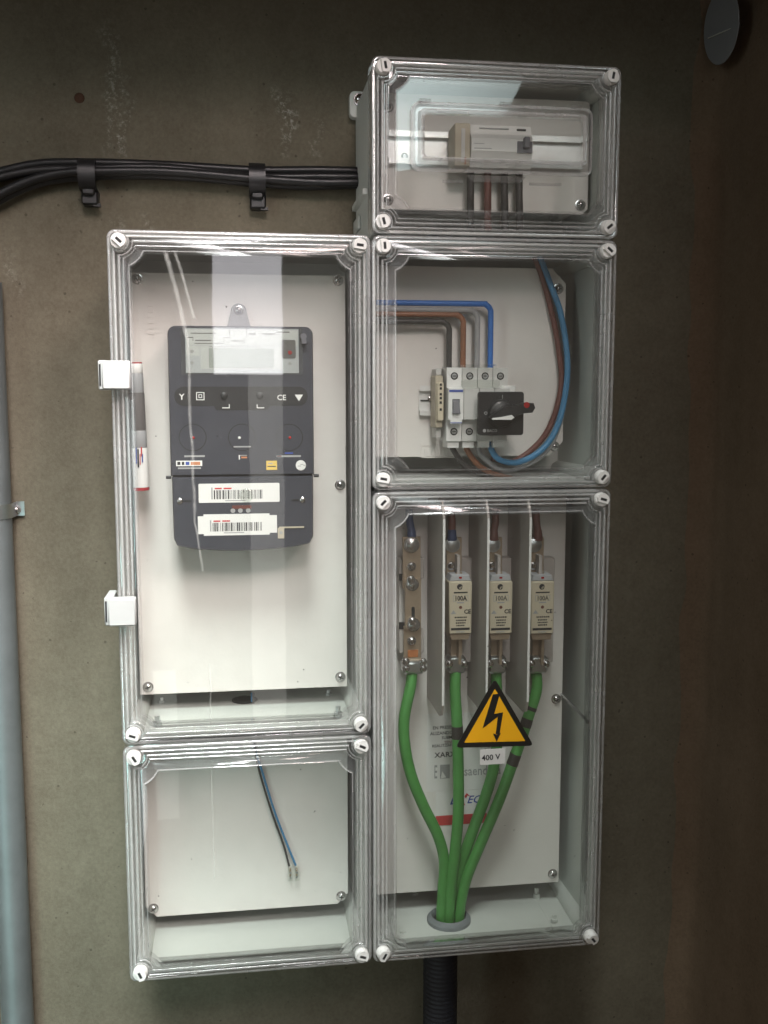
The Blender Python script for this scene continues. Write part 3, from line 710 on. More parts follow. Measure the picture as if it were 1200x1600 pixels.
for k, dx in enumerate((-.009, -.001, .0075)):
    q = P2(377, 797, YT); m.prism(circle(q[0]+dx, q[1]-.0005, .0026, 10), YT-.0001, YT+.0005, 'print_grey'); 
q = P2(377, 791, YT); m.box(q[0]-.010, q[0]+.011, YT-.0001, YT+.0005, q[1]-.0028, q[1]+.0010, 'wire_maroon'); m.build('worn_print', tcov, smooth=0)
for p in ((281, 783), (473, 781)):
    q = P2(*p, YT); m = MB(); m.lathe((q[0], YT+.0012, q[1]), (0, -1, 0), [(0, .0034), (.0016, .0032), (.0024, .0022)], 'chrome', 14); sc_ = m.build('cover_screw', tcov)
    m = MB(); sgn = 1 if p[0] < 380 else -1; m.box(min(q[0]+sgn*.004, q[0]+sgn*.012), max(q[0]+sgn*.004, q[0]+sgn*.012), YT-.0002, YT+.0004, q[1]-.0010, q[1]+.0010, 'meter_black'); m.build('screw_slot', tcov, smooth=0)
m = MB(); a, b_ = P2(436, 823, YT), P2(475, 824.6, YT); m.box(a[0], b_[0], YT-.0009, YT+.0004, b_[1], a[1], 'device_beige')
a, b_ = P2(434, 825, YT), P2(444, 841, YT); m.box(a[0], b_[0], YT-.0010, YT+.0004, b_[1], a[1], 'device_beige'); q = P2(439, 832, YT); m.prism(circle(q[0], q[1], .0018, 10), YT-.0014, YT, 'print_grey'); m.build('seal_bracket', tcov)

# ------------------------------------------------------------------ felt marker kept in the meter box
a, b_ = at(211, 566, .050), at(221, 766, .050)
mk = thing('felt_marker', 'white felt marker with red ends standing inside meter box left edge', 'marker', tuple(b_))
ax_ = (b_ - a)
def seg(t0, t1, r, mat, name, par=mk):
    m = MB(); m.lathe(a + ax_*t0, ax_, [(0, r*.97), ((t1-t0)*ax_.length*.03, r), ((t1-t0)*ax_.length*.97, r), ((t1-t0)*ax_.length, r*.97)], mat, 18); return m.build(name, par)
seg(0.0, .012, .0075, 'marker_red', 'end_plug'); seg(.012, .085, .0078, 'print_white', 'tail_sleeve'); seg(.085, .235, .0079, 'device_pale', 'tail_band'); seg(.235, .53, .0082, 'marker_grey', 'barrel')
seg(.53, .665, .0083, 'device_pale', 'grip_band'); sl = seg(.665, .975, .0088, 'print_white', 'label_sleeve'); seg(.975, 1.0, .0086, 'marker_red', 'cap_end')
m = MB()
for (px, py, h, w, mm) in ((213, 712, .017, .0014, 'print_blue'), (216, 716, .020, .0016, 'print_black'), (221, 706, .010, .0014, 'print_red'), (222.5, 716, .009, .0012, 'print_blue'), (219, 718, .012, .0008, 'print_red')):
    c = at(px, py, .0405); m.box(c.x-w/2, c.x+w/2, .0405, .0425, c.z-h/2, c.z+h/2, mm)
m.build('print', sl, smooth=0)

# ------------------------------------------------------------------ loose wire pair in the lower left box
def wire(name, pts, r, mat, label, cat='wire', group=None, n=10, parent=None):
    m = MB(); P = [at(*p) if not isinstance(p, Vector) else p for p in pts]
    m.tube(P, r, mat, n=n); o = m.build(name, parent, loc=tuple(P[-1]) if not parent else None)
    if not parent: tag(o, label, cat, group)
    return o
wire('thin_wire', [(396, 1083, .115), (396, 1100, .105), (398, 1160, .086), (404, 1200, .083), (425, 1270, .083), (443, 1320, .083), (452, 1353, .083)], .0013, 'wire_black', 'thin black loose wire ending on the lower left panel')
wire('thin_wire', [(393, 1083, .116), (394, 1100, .107), (398, 1165, .086), (408, 1200, .0825), (428, 1265, .0825), (447, 1315, .0825), (462, 1352, .0825)], .0014, 'wire_blue_pale', 'thin pale blue loose wire beside the black one, lower left box')
c = at(459, 1365, .083); m = MB()
for dx in (-.004, .0035): m.box(c.x+dx-.0034, c.x+dx+.0034, .0790, .0868, c.z-.008, c.z+.008, 'window_clear', .001); 
for dx in (-.004, .0035):
    m.cyl((c.x+dx, .083, c.z+.007), (c.x+dx, .083, c.z-.004), .0011, 'copper_tin', n=8)
    for dz in (-.003, .003): m.cyl((c.x+dx, .0805, c.z+dz), (c.x+dx, .0783, c.z+dz), .0012, 'zinc', n=8)
tag(m.build('wire_connector', loc=tuple(c)), 'small clear two pole connector on the ends of thin wires', 'connector')

# ------------------------------------------------------------------ DIN rails and devices, middle right box
def din_rail(x0, x1, zc, yb, h, label):
    m = MB(); hh = h/2; b = hh*.30
    prof = [(hh, -.0075), (hh, -.0065), (hh-b, -.0065), (hh-b, 0.0), (-hh+b, 0.0), (-hh+b, -.0065), (-hh, -.0065), (-hh, -.0075), (-hh+b+.001, -.0075), (-hh+b+.001, -.001), (hh-b-.001, -.001), (hh-b-.001, -.0075)]
    m.loft([[(x, yb + y, zc + z) for z, y in prof] for x in (x0, x1)], 'rail_steel')
    o = m.build('din_rail', smooth=20, loc=(x0, yb, zc)); tag(o, label, 'rail'); return o
YM = .095
c = at(656, 626, YM-.007)
dr = din_rail(c.x, .150, c.z, YM-.0005, .0345, 'short steel mounting rail behind the breaker in the middle box')
m = MB(); q = at(672, 623, YM-.002); m.lathe((q.x, YM-.0018, q.z), (0, -1, 0), [(0, .0030), (.0014, .0026), (.0020, .0012)], 'chrome', 12); m.build('rail_screw', dr)
q0 = at(657, 626, YM-.002); m = MB(); m.box(q0.x, q0.x+.010, YM-.0020, YM-.0013, q0.z-.0009, q0.z+.0009, 'dark_slot'); m.build('slot', dr, smooth=0)

# end terminal block (beige) beside the breaker
a, b_ = at(680, 595, .060), at(700, 660, .060)
tb = thing('terminal_block', 'narrow beige terminal block clipped to rail left of the breaker', 'terminal block', (a.x, YM, b_.z))
m = MB(); x0 = a.x; m.box(x0, x0+.0085, .058, YM-.008, b_.z-.006, a.z+.006, 'device_beige', .001); m.box(x0+.0012, x0+.0085, .052, .058, b_.z+.002, a.z-.002, 'fuse_cream', .001); bd = m.build('housing', tb)
for k, py in enumerate((601, 607, 616, 622, 629, 640)): m = MB(); q = at(693, py, .0518); m.box(x0+.0036, x0+.0062, .0516, .0525, q.z-.0014, q.z+.0014, 'dark_slot'); m.build('slot_hole', bd, smooth=0)
m = MB(); m.box(x0+.002, x0+.0085, .066, YM-.004, a.z+.006, a.z+.014, 'device_grey', .001); m.build('foot', tb); m = MB(); m.box(x0+.002, x0+.0085, .066, YM-.004, b_.z-.018, b_.z-.006, 'device_grey', .001); m.build('foot', tb)

# four pole breaker
YB = .050
L_, T_ = at(699, 574, YB), at(792, 690, YB)
bx0 = L_.x; pw = .0178
cb = thing('circuit_breaker', 'white four pole breaker partly hidden behind the black rotary switch', 'breaker', (bx0, YM, T_.z))
zt, zb = L_.z, T_.z
for k in range(4):
    x0, x1 = bx0 + k*pw + .0003, bx0 + (k+1)*pw - .0003
    prof = [(zt, YM-.006), (zt, YB+.006), (zt-.001, YB+.004), (zt-.0225, YB+.004), (zt-.0235, YB-.006), (zb+.0255, YB-.006), (zb+.0245, YB+.004), (zb+.001, YB+.004), (zb, YB+.006), (zb, YM-.006)]
    m = MB(); m.loft([[(x, y, z) for z, y in prof] for x in (x0, x1)], 'device_white' if k == 0 else 'device_grey'); pole = m.build('pole', cb, smooth=20)
    for zz in (zt-.0095, zb+.0115):
        m = MB(); xc = (x0+x1)/2; m.lathe((xc, YB+.0042, zz), (0, -1, 0), [(0, .0042), (.0004, .0042)], 'dark_slot', 16); m.lathe((xc, YB+.0038, zz), (0, -1, 0), [(0, .0030), (.0006, .0028)], 'zinc', 12); m.box(xc-.002, xc+.002, YB+.0030, YB+.0034, zz-.0004, zz+.0004, 'dark_slot'); m.build('terminal_screw', pole)
    m = MB(); m.box(x0+.002, x1-.002, YB+.008, YM-.010, zb-.007, zb, 'device_white'); m.build('terminal_foot', pole, smooth=0)
x0 = bx0; zc = (zt+zb)/2
m = MB(); m.box(x0+.0022, x0+pw-.0022, YB-.0068, YB-.005, zc-.021, zc+.008, 'print_white'); m.box(x0+.0022, x0+pw-.0022, YB-.0071, YB-.006, zc-.0205, zc-.0195, 'print_blue'); m.build('toggle_frame', cb, smooth=0)
m = MB(); m.loft([[(x0+.0045, YB-.0066, zc-.010), (x0+pw-.0045, YB-.0066, zc-.010), (x0+pw-.0045, YB-.0066, zc+.007), (x0+.0045, YB-.0066, zc+.007)], [(x0+.0045, YB-.0105, zc-.0095), (x0+pw-.0045, YB-.0105, zc-.0095), (x0+pw-.0055, YB-.0085, zc+.0015), (x0+.0055, YB-.0085, zc+.0015)]], 'toggle_grey')
m.box(x0+.0052, x0+pw-.0052, YB-.0072, YB-.0066, zc+.0042, zc+.0064, 'dark_slot'); m.build('toggle', cb)
m = MB(); m.box(x0+.0010, x0+pw-.0010, YB-.0064, YB-.0058, zt-.0275, zt-.0250, 'print_blue'); m.build('blue_strip', cb, smooth=0)
# clear terminal cover over the three right-hand poles
m = MB(); xx0, xx1 = bx0+pw*.85, bx0+pw*3.3; pts = rrect(xx0, xx1, zt-.023, zt-.0135, .0035)
m.prism(pts, YB-.009, YB-.001, 'window_clear', .0012); m.box(xx0+.004, bx0+pw*3.2, YB-.002, YB+.020, zt-.002, zt+.0035, 'window_clear', .001); m.build('clear_cover', cb)
m = MB(); q = at(790, 604, YB); m.box(q.x-.004, q.x+.012, YB, YB+.03, q.z-.007, q.z+.001, 'device_white', .001); m.build('side_bracket', cb)

# rotary switch: square black plate with lever
YS = .022
a, b_ = at(748, 612, YS), at(818, 680, YS)
rs = thing('rotary_switch', 'square black rotary switch with lever pointing right and pale tip', 'switch', ((a.x+b_.x)/2, YB, b_.z))
m = MB(); m.prism(rrect(a.x, b_.x, b_.z, a.z, .003, 4), YS, YS+.006, 'switch_black', .0010); pl = m.build('face_plate', rs)
m = MB(); xc, zc = (a.x+b_.x)/2, (a.z+b_.z)/2
m.box(a.x+.004, b_.x-.004, YS+.006, YB-.0065, b_.z+.004, a.z-.004, 'toggle_grey', .001); m.build('switch_body', rs)
m = MB(); m.lathe((xc, YS+.0005, zc), (0, -1, 0), [(0, .0160), (.004, .0155), (.0075, .0140), (.0085, .0120)], 'switch_black', 28); kn = m.build('knob', rs)
tip = at(836, 636, YS-.016)
lev = [(xc-.017, zc-.0035), (xc-.012, zc-.0065), (xc+.004, zc-.0062), (tip.x-.013, tip.z-.0070), (tip.x-.003, tip.z-.0060), (tip.x, tip.z-.001), (tip.x-.002, tip.z+.0045), (tip.x-.013, tip.z+.0050), (xc+.012, zc+.0090), (xc, zc+.0085)]
m = MB(); m.prism(lev, YS-.019, YS-.007, 'switch_black', .0018); lv_ = m.build('lever', rs, smooth=50)
m = MB(); pm = [(xc-.0155, zc-.0052), (xc+.006, zc-.0054), (xc+.0095, zc-.0030), (xc+.0065, zc-.0002), (xc-.004, zc-.0022), (xc-.0155, zc-.0036)]
m.prism([(x, z-.001) for x, z in pm], YS-.0198, YS-.0189, 'paper_white'); m.build('pointer_mark', lv_, smooth=0)
m = MB(); q = at(823, 633, YS-.019); m.lathe((q.x, YS-.0188, q.z), (0, -1, 0), [(0, .0035), (.0006, .0030)], 'led_red', 14); m.build('red_dot', lv_)
m = MB(); y_ = YS-.0002
q = at(785, 620, YS); m.text('I', q.x, y_, q.z-.002, .006, 'print_grey', 'CENTER'); q = at(757, 673, YS); m.prism(circle(q.x, q.z, .0019, 14), y_, YS+.0005, 'print_grey'); q = at(761, 675, YS); m.text('BACO', q.x, y_, q.z, .0042, 'print_grey'); q = at(759, 645, YS); m.text('O', q.x, y_, q.z-.002, .0048, 'print_grey', 'CENTER')
m.build('lettering', pl, smooth=0)

# wires in the middle box
YW = .078
def corner_pts(xl, xr, zh, zl, rad=.010):
    out = [Vector((xl, YW, zh)), Vector((xl + (xr-xl)*.5, YW, zh)), Vector((xr-rad, YW, zh))]
    for a in (18, 36, 54, 72): out.append(Vector((xr - rad + rad*math.sin(R(a)), YW, zh - rad + rad*math.cos(R(a)))))
    out += [Vector((xr, YW, zh-rad)), Vector((xr, YW, (zh+zl)/2)), Vector((xr, YW, zl))]
    return out
for (px, py, mat, lab, dy) in ((702, 503, 'wire_black', 'black insulated wire bending down into breaker, innermost of four', 0), (724, 492, 'wire_brown', 'brown insulated wire bending down into breaker', 0), (746, 485, 'wire_grey', 'light grey insulated wire bending down between brown and blue', 0), (767, 475, 'wire_blue', 'bright blue wire bending down into breaker, outermost of four', 0)):
    p = at(px, py, YW); zl = at(px, 578, YW).z; P = corner_pts(.006, p.x, p.z, zl)
    m = MB(); m.tube(P, .0033, mat, n=12, sub=3); tag(m.build('power_wire', loc=tuple(P[-1])), lab, 'wire', 'wires feeding the breaker')
wire('power_wire', [(766, 690, .070), (769, 705, .066), (782, 719, .066), (810, 722, .068), (845, 704, .072), (870, 668, .076), (884, 610, .080), (886, 555, .082), (876, 490, .084), (862, 450, .086), (846, 408, .088), (838, 396, .09)], .0036, 'wire_blue_pale', 'thick blue wire looping round right side of the middle box')
wire('power_wire', [(768, 716, .085), (800, 722, .086), (840, 694, .086), (864, 655, .086), (877, 600, .087), (872, 540, .088), (860, 480, .089), (846, 430, .090), (834, 398, .091)], .0034, 'wire_maroon', 'dark red wire looping just inside the blue one, middle box')
wire('power_wire', [(746, 690, .078), (752, 712, .078), (790, 735, .079), (840, 716, .082), (868, 680, .087), (884, 610, .090), (880, 540, .092), (868, 480, .093), (852, 430, .094), (842, 398, .094)], .0033, 'wire_grey', 'grey wire looping behind the blue one, middle box')
wire('power_wire', [(704, 690, .076), (708, 702, .075), (722, 722, .075), (742, 736, .076), (770, 748, .076)], .0033, 'wire_black', 'black wire leaving the breaker bottom towards lower right')
wire('power_wire', [(726, 690, .076), (731, 705, .075), (745, 724, .075), (765, 738, .076), (800, 748, .076)], .0034, 'wire_brown', 'brown wire leaving the breaker bottom beside the black one')

# ------------------------------------------------------------------ top box devices
YT2 = .068
a = at(600, 235, YT2-.006); b_ = at(918, 232, YT2-.006)
dr2 = din_rail(.0275, .2480, (a.z+b_.z)/2 - .001, YT2-.0005, .035, 'long steel mounting rail across the upper right box')
q = at(632, 244, YT2-.002); m = MB(); m.lathe((q.x, YT2-.0017, q.z), (0, -1, 0), [(0, .0036), (.0005, .0036)], 'dark_slot', 16); m.lathe((q.x, YT2-.0021, q.z), (0, -1, 0), [(0, .0026), (.0008, .0020)], 'zinc', 12); m.build('rail_screw', dr2)
YD = .022
a, b_ = at(712, 193, YD), at(832, 262, YD)
md = thing('modular_breaker', 'pale residual current breaker behind the hinged window', 'breaker', (a.x, YT2, b_.z))
x0, x1, z0, z1 = a.x, b_.x, at(770, 260, YD).z, at(770, 192, YD).z; xs = x0 + .0175
m = MB(); m.box(x0, xs-.0004, YD+.004, YT2-.008, z0, z1, 'device_beige', .001); po = m.build('narrow_pole', md)
m = MB(); m.box(x0+.007, x0+.011, YD+.0028, YD+.006, z0+.004, z1-.006, 'device_grey'); m.box(x0+.0105, x0+.0125, YD+.0026, YD+.006, z0+.002, z0+.009, 'copper_stain'); m.build('pole_slot', po, smooth=0)
m = MB()
prof = [(z1, YT2-.008), (z1, YD+.010), (z1-.003, YD+.008), (z1-.010, YD+.006), (z1-.016, YD), (z0+.016, YD), (z0+.009, YD+.005), (z0, YD+.007), (z0, YT2-.008)]
m.loft([[(x, y, z) for z, y in prof] for x in (xs, x1)], 'device_white'); bo = m.build('body', md, smooth=25)
c = at(820, 228, YD); m = MB(); m.box(c.x-.0085, x1-.0006, YD-.0008, YD+.002, c.z-.0075, c.z+.0045, 'toggle_grey'); m.box(c.x-.0020, c.x+.0045, YD-.0060, YD, c.z-.003, c.z+.0085, 'toggle_grey', .001); m.build('toggle', md)
m = MB(); m.box(x1-.016, x1-.006, YD+.0065, YD+.010, z1-.0055, z1-.0035, 'dark_slot'); m.box(xs+.010, x1-.025, YD+.0065, YD+.010, z1-.0045, z1-.0035, 'print_grey'); m.build('vent_slot', bo, smooth=0)
m = MB(); m.box(xs+.003, xs+.022, YD-.0003, YD+.001, z0+.018, z0+.0188, 'print_grey'); m.box(xs+.003, xs+.014, YD-.0003, YD+.001, z0+.023, z0+.0236, 'print_grey'); m.build('print', bo, smooth=0)
for k, px in enumerate((735, 762, 788, 811)):
    wire('feed_wire', [(px, 268, .052), (px, 300, .050), (px + (1 if k > 1 else 0), 345, .050), (px+1, 360, .052)], .0042, 'wire_maroon' if k == 1 else 'wire_black', ('leftmost dark wire below upper right breaker', 'reddish dark wire below upper right breaker, second from left', 'dark wire below upper right breaker, third from left', 'rightmost dark wire below upper right breaker')[k], 'wire', 'wires under the upper breaker')

# ------------------------------------------------------------------ fuse box contents
# partition shields
for k, (x, lab) in enumerate(((.0775, 'leftmost of three upright white partition plates in fuse box'), (.1270, 'middle of three upright white partition plates in fuse box'), (.1745, 'rightmost of three upright white partition plates in fuse box'))):
    poly = [(-.003, .300), (-.003, .510), (.006, .528), (PY-.001, .534), (PY-.001, .284), (.012, .284), (.002, .288)]
    m = MB(); m.loft([[(xx, y, z) for y, z in poly] for xx in (x, x+.0024)], 'shield_face_shaded'); m.box(x-.0001, x+.0025, -.0036, -.0031, .3005, .5095, 'paper_white'); sh = m.build('partition_plate', smooth=20, loc=(x, PY-.001, .284)); tag(sh, lab, 'partition', 'partition plates between the fuses')  # white strip paints the lit front edge against the darkened faces
# neutral link
nl = thing('neutral_link', 'bolted copper neutral link left of the fuses above leftmost green cable', 'neutral link', (.052, PY, .33))
def q3(px, py, y): v = at(px, py, y); return v
YN2 = .050
m = MB(); a, b_ = at(623, 872, .070), at(661, 1018, .070)
m.box(a.x, b_.x, .066, PY-.001, b_.z, b_.z+.030, 'shield_white', .001); m.box(a.x, b_.x, .066, PY-.001, a.z-.024, a.z, 'shield_white', .001); m.box(a.x+.001, b_.x-.001, .072, PY-.001, b_.z+.03, a.z-.024, 'panel_cream')
m.build('carrier', nl)
for py in (902, 978): m = MB(); q = at(628, py, .064); m.box(q.x-.003, q.x+.004, .0650, .0665, q.z-.004, q.z+.004, 'dark_slot'); m.build('carrier_hole', nl, smooth=0)
m = MB(); a, b_ = at(630, 840, YN2), at(658, 920, YN2); m.prism([(a.x, a.z), (a.x+.0005, b_.z), (b_.x+.0005, b_.z), (b_.x, a.z)], YN2+.004, YN2+.008, 'copper_tin', .0004); m.build('upper_bar', nl)
m = MB(); a, b_ = at(633, 905, YN2), at(658, 984, YN2); m.box(a.x, b_.x, YN2, YN2+.0038, b_.z, a.z, 'copper_tin', .0004); lb_ = m.build('link_bar', nl)
m = MB(); a, b_ = at(632, 980, YN2), at(659, 1050, YN2); m.box(a.x, b_.x, YN2+.004, YN2+.008, b_.z, a.z, 'copper_tin', .0004); m.build('lower_bar', nl)
m = MB(); a, b_ = at(638, 1017, YN2), at(654, 1028, YN2); m.box(a.x, b_.x, YN2+.003, YN2+.0045, b_.z, a.z, 'copper_stain', .0004); m.build('stained_washer', nl)
m = MB(); q0, q1 = at(643, 948, YN2), at(648, 966, YN2); m.prism(rrect(q0.x, q1.x, q1.z, q0.z, .0015), YN2-.0004, YN2, 'dark_slot'); m.build('slot', lb_)
def hexbolt(parent, px, py, y, r, name='bolt', mat='chrome', h=.006, dome=True):
    q = at(px, py, y); m = MB(); m.lathe((q.x, y, q.z), (0, -1, 0), [(0, r*1.25), (.0012, r*1.25), (.0013, r), (h*.7, r), (h, r*.55)], mat, 14); return m.build(name, parent)
for (px, py, y, r) in ((643, 851, YN2+.003, .0075), (643, 885, YN2+.003, .0042), (642, 906, YN2-.001, .0042), (644, 913, YN2+.001, .0062), (644, 970, YN2, .0042), (646, 976, YN2+.001, .0064), (643, 1001, YN2+.003, .0042)): hexbolt(nl, px, py, y, r)
m = MB(); a, b_ = at(630, 1028, YN2), at(662, 1056, YN2); m.box(a.x-.001, b_.x+.001, YN2-.004, YN2+.012, b_.z+.003, a.z-.004, 'zinc', .003); m.build('clamp', nl)
for p in ((634, 1033), (661, 1034), (634, 1044), (661, 1044)): hexbolt(nl, p[0], p[1], YN2-.005, .0036, 'clamp_bolt')

# fuse carriers + fuses
fu_x = (720, 783, 848); YF = .034
names = ('leftmost', 'middle', 'rightmost')
for k in range(3):
    dx = fu_x[k] - 720
    fh = thing('fuse_holder', f'{names[k]} bolted fuse holder contacts behind {names[k]} fuse', 'fuse holder', tuple(at(720+dx, 1040, PY)), 'fuse holders')
    a, b_ = at(727+dx*1.0, 872, .070), at(736+dx, 1035, .070)
    m = MB(); xl = at(702+dx, 900, .07).x; m.box(xl, b_.x, .070, PY-.001, b_.z, a.z, 'shield_white', .001); m.build('carrier', fh)
    m = MB(); a, b_ = at(698+dx, 840, .058), at(716+dx, 905, .058); m.box(a.x, b_.x+.004, .058, .063, b_.z, a.z, 'copper_tin', .0005); m.build('upper_contact', fh)
    m = MB(); a, b_ = at(714.5+dx, 868, .044), at(719+dx, 912, .044); m.box(a.x, b_.x, .044, .066, b_.z, a.z, 'shield_white', .0005); m.build('upper_blade', fh)
    for s in (-1, 1):
        m = MB(); c = at(717+dx, 900, .046); m.tube([(c.x+s*.0018, .046, c.z+.004), (c.x+s*.004, .046, c.z), (c.x+s*.010, .046, c.z-.0015)], .0017, 'copper_tin', n=8); m.build('spring_clip', fh)
    m = MB(); a, b_ = at(705+dx, 992, .052), at(723+dx, 1040, .052); m.box(a.x, b_.x, .054, .064, b_.z, a.z, 'copper_tin', .0006); m.box((a.x+b_.x)/2, (a.x+b_.x)/2+.0030, .042, .054, b_.z+.004, a.z, 'copper_tin'); m.build('lower_contact', fh)
    m = MB(); a, b_ = at(700+dx, 1026, .050), at(728+dx, 1052, .050); m.box(a.x, b_.x, .048, .064, b_.z, a.z, 'zinc', .003); m.build('clamp', fh)
    for p in ((702, 1037), (725, 1037)): hexbolt(fh, p[0]+dx, p[1], .0475, .0036, 'clamp_bolt')
    hexbolt(fh, 707+dx, 851, .057, .0072, 'bolt', 'zinc', .004); hexbolt(fh, 705+dx, 884, .057, .0040)
    # fuse
    a, b_ = at(702+dx, 909, YF), at(737+dx*1.0, 990, YF)
    fx0, fx1, fz0, fz1 = a.x, b_.x, b_.z, a.z; xc = (fx0+fx1)/2
    fu = thing('cartridge_fuse', f'{names[k]} cream 100A blade fuse with black stripe and print', 'fuse', (xc, PY, fz0), 'cream blade fuses')
    m = MB(); m.box(fx0, fx1, YF, .062, fz0, fz1, 'fuse_cream', .0012); fb_ = m.build('fuse_body', fu)
    m = MB(); m.prism([(fx0+.001, fz1+.0002), (fx1-.001, fz1+.0002), (fx1-.003, fz1+.007), (fx0+.003, fz1+.007)], YF+.002, .060, 'plate_silver', .001); m.build('end_cap', fu); m = MB(); m.prism([(fx0+.003, fz0-.0075), (fx1-.003, fz0-.0075), (fx1-.001, fz0-.0002), (fx0+.001, fz0-.0002)], YF+.002, .060, 'copper_tin', .001); m.build('end_cap', fu)
    m = MB(); q = (xc, fz1+.004); m.box(xc-.0016, xc+.0016, YF+.0012, YF+.003, q[1]-.001, q[1]+.001, 'led_red'); m.build('trip_flag', fu, smooth=0)
    m = MB(); y_ = YF - .0001; w = fx1-fx0
    m.prism(circle(xc-.001, fz1-.0062, .0034, 12), y_-.0001, YF+.0005, 'print_black'); m.text('gG', xc+.0005, y_-.0002, fz1-.0078, .0036, 'fuse_cream', 'CENTER')
    for k2, (rz_, ww) in enumerate(((.0128, .6), (.0245, .3))): m.box(xc-w*ww/2, xc+w*ww/2, y_-.0001, YF+.0005, fz1-rz_-.0008, fz1-rz_+.0008, 'print_black' if k2 == 0 else 'print_grey')
    m.text('100A', xc, y_-.0001, fz1-.0220, .0076, 'print_black' if k == 0 else 'print_fade', 'CENTER', sx=.86, bold=.03)
    for a_ in ((-.0088, -.0083, -.0035, .0035), (.0083, .0088, -.0035, .0035), (-.0083, -.005, .003, .0035), (.005, .0083, .003, .0035), (-.0083, -.005, -.0035, -.003), (.005, .0083, -.0035, -.003)):
        m.box(xc+a_[0], xc+a_[1], y_-.0001, YF+.0005, fz1-.0195+a_[2], fz1-.0195+a_[3], 'print_grey')
    m.prism(circle(xc, fz1-.0300, .0019, 12), y_-.0001, YF+.0005, 'wire_maroon'); m.text('CE', xc+.0080, y_-.0001, fz1-.0372, .0066, 'print_black', 'CENTER', bold=.03)
    m.prism([(xc-.0115, fz1-.0375), (xc-.005, fz1-.0375), (xc-.008, fz1-.033)], y_-.0001, YF+.0005, 'print_grey')
    for r_, ww in ((.0415, .5), (.0450, .38), (.0480, .40), (.0510, .36)):
        x_ = xc-w*ww/2
        while x_ < xc + w*ww/2: l = random.uniform(.001, .0022); m.box(x_, x_+l, y_-.0001, YF+.0005, fz1-r_-.0008, fz1-r_+.0008, 'print_black'); x_ += l + .0005
    m.box(fx0+.0025, fx1-.0025, y_-.0001, YF+.0005, fz0+.0045, fz0+.0072, 'print_black'); m.box(xc-.005, xc+.005, y_-.0001, YF+.0005, fz0+.0020, fz0+.0030, 'print_grey')
    m.build('print', fb_, smooth=0)

# feeder tails coming down from above the fuses
for (px, px2, mats, lab) in ((640, 643, ('tail_blue',), 'dark blue tail entering the neutral link from above'), (706, 706, ('wire_maroon', 'tail_blue'), 'brown tail with blue end entering leftmost fuse holder'), (774, 771, ('wire_maroon',), 'brown tail entering the middle fuse holder'), (838, 840, ('wire_maroon',), 'brown tail entering the rightmost fuse holder')):
    t = thing('feed_tail', lab, 'wire', tuple(at(px2, 842, .058)), 'tails above the fuses')
    m = MB(); m.tube([at(px-1, 796, .066), at(px, 815, .062), at(px2, 830, .059)], .0046, mats[0], n=10, sub=3); m.build('insulation', t)
    m = MB(); m.tube([at(px2, 828, .059), at(px2, 836, .058), at(px2, 844, .058)], .0056, mats[-1] if len(mats) > 1 else mats[0], n=10, sub=3, rs=lambda u: .0050+.0012*u); m.build('sleeve', t)

# green cables into the floor bushing
YC = .056
gc = [
 ('green cable under the neutral link, leftmost of four, bowed outwards', [(644, 1050, .056), (641, 1075, .052), (632, 1120, .048), (632, 1160, .047), (642, 1210, .047), (662, 1260, .048), (684, 1305, .050), (694, 1345, .054), (692, 1390, .058), (690, 1425, .060)], None),
 ('nearly straight green cable under leftmost fuse with black tape band', [(712, 1045, .056), (711, 1080, .050), (714, 1130, .044), (716, 1200, .042), (716, 1270, .044), (711, 1330, .048), (705, 1380, .054), (702, 1425, .058)], (1131, 1158)),
 ('green cable curving from behind warning triangle under middle fuse', [(775, 1045, .060), (776, 1080, .058), (779, 1130, .056), (772, 1195, .056), (760, 1240, .056), (738, 1300, .056), (722, 1345, .060), (712, 1390, .066), (706, 1425, .068)], None),
 ('rightmost green cable with two black tape bands, sloping to bushing', [(838, 1050, .060), (838, 1080, .056), (826, 1118, .052), (816, 1150, .050), (800, 1195, .050), (780, 1250, .050), (750, 1320, .052), (728, 1375, .056), (718, 1425, .060)], (1176, 1196)),
]
def sub_path(P, z0, z1): return [p for p in P if z1 <= p.z <= z0]
for lab, pts, band in gc:
    t = thing('green_cable', lab, 'cable', tuple(at(*pts[-1])), 'green supply cables')
    P = [at(*p) for p in pts]; P.append(P[-1] + Vector((0, .003, -.03)))
    m = MB(); m.tube(P, .0066, 'cable_green', n=16, sub=7); m.build('sheath', t)
    if band:
        bands = [band] + ([(1103, 1112), (1122, 1136)] if 'rightmost' in lab else [])
        S = spline(P, 14)
        for (b0, b1) in bands:
            # centre-line points between two picture heights
            pp = []
            for p in S:
                v = CAMROT.transposed() @ (p - CAM); py = 800 - FPX * v.z / v.y
                if b0 <= py <= b1: pp.append(p)
            if len(pp) >= 2:
                m = MB(); m.tube(pp, .0069, 'tape_black', n=16, sub=2); m.build('tape_band', t)
    
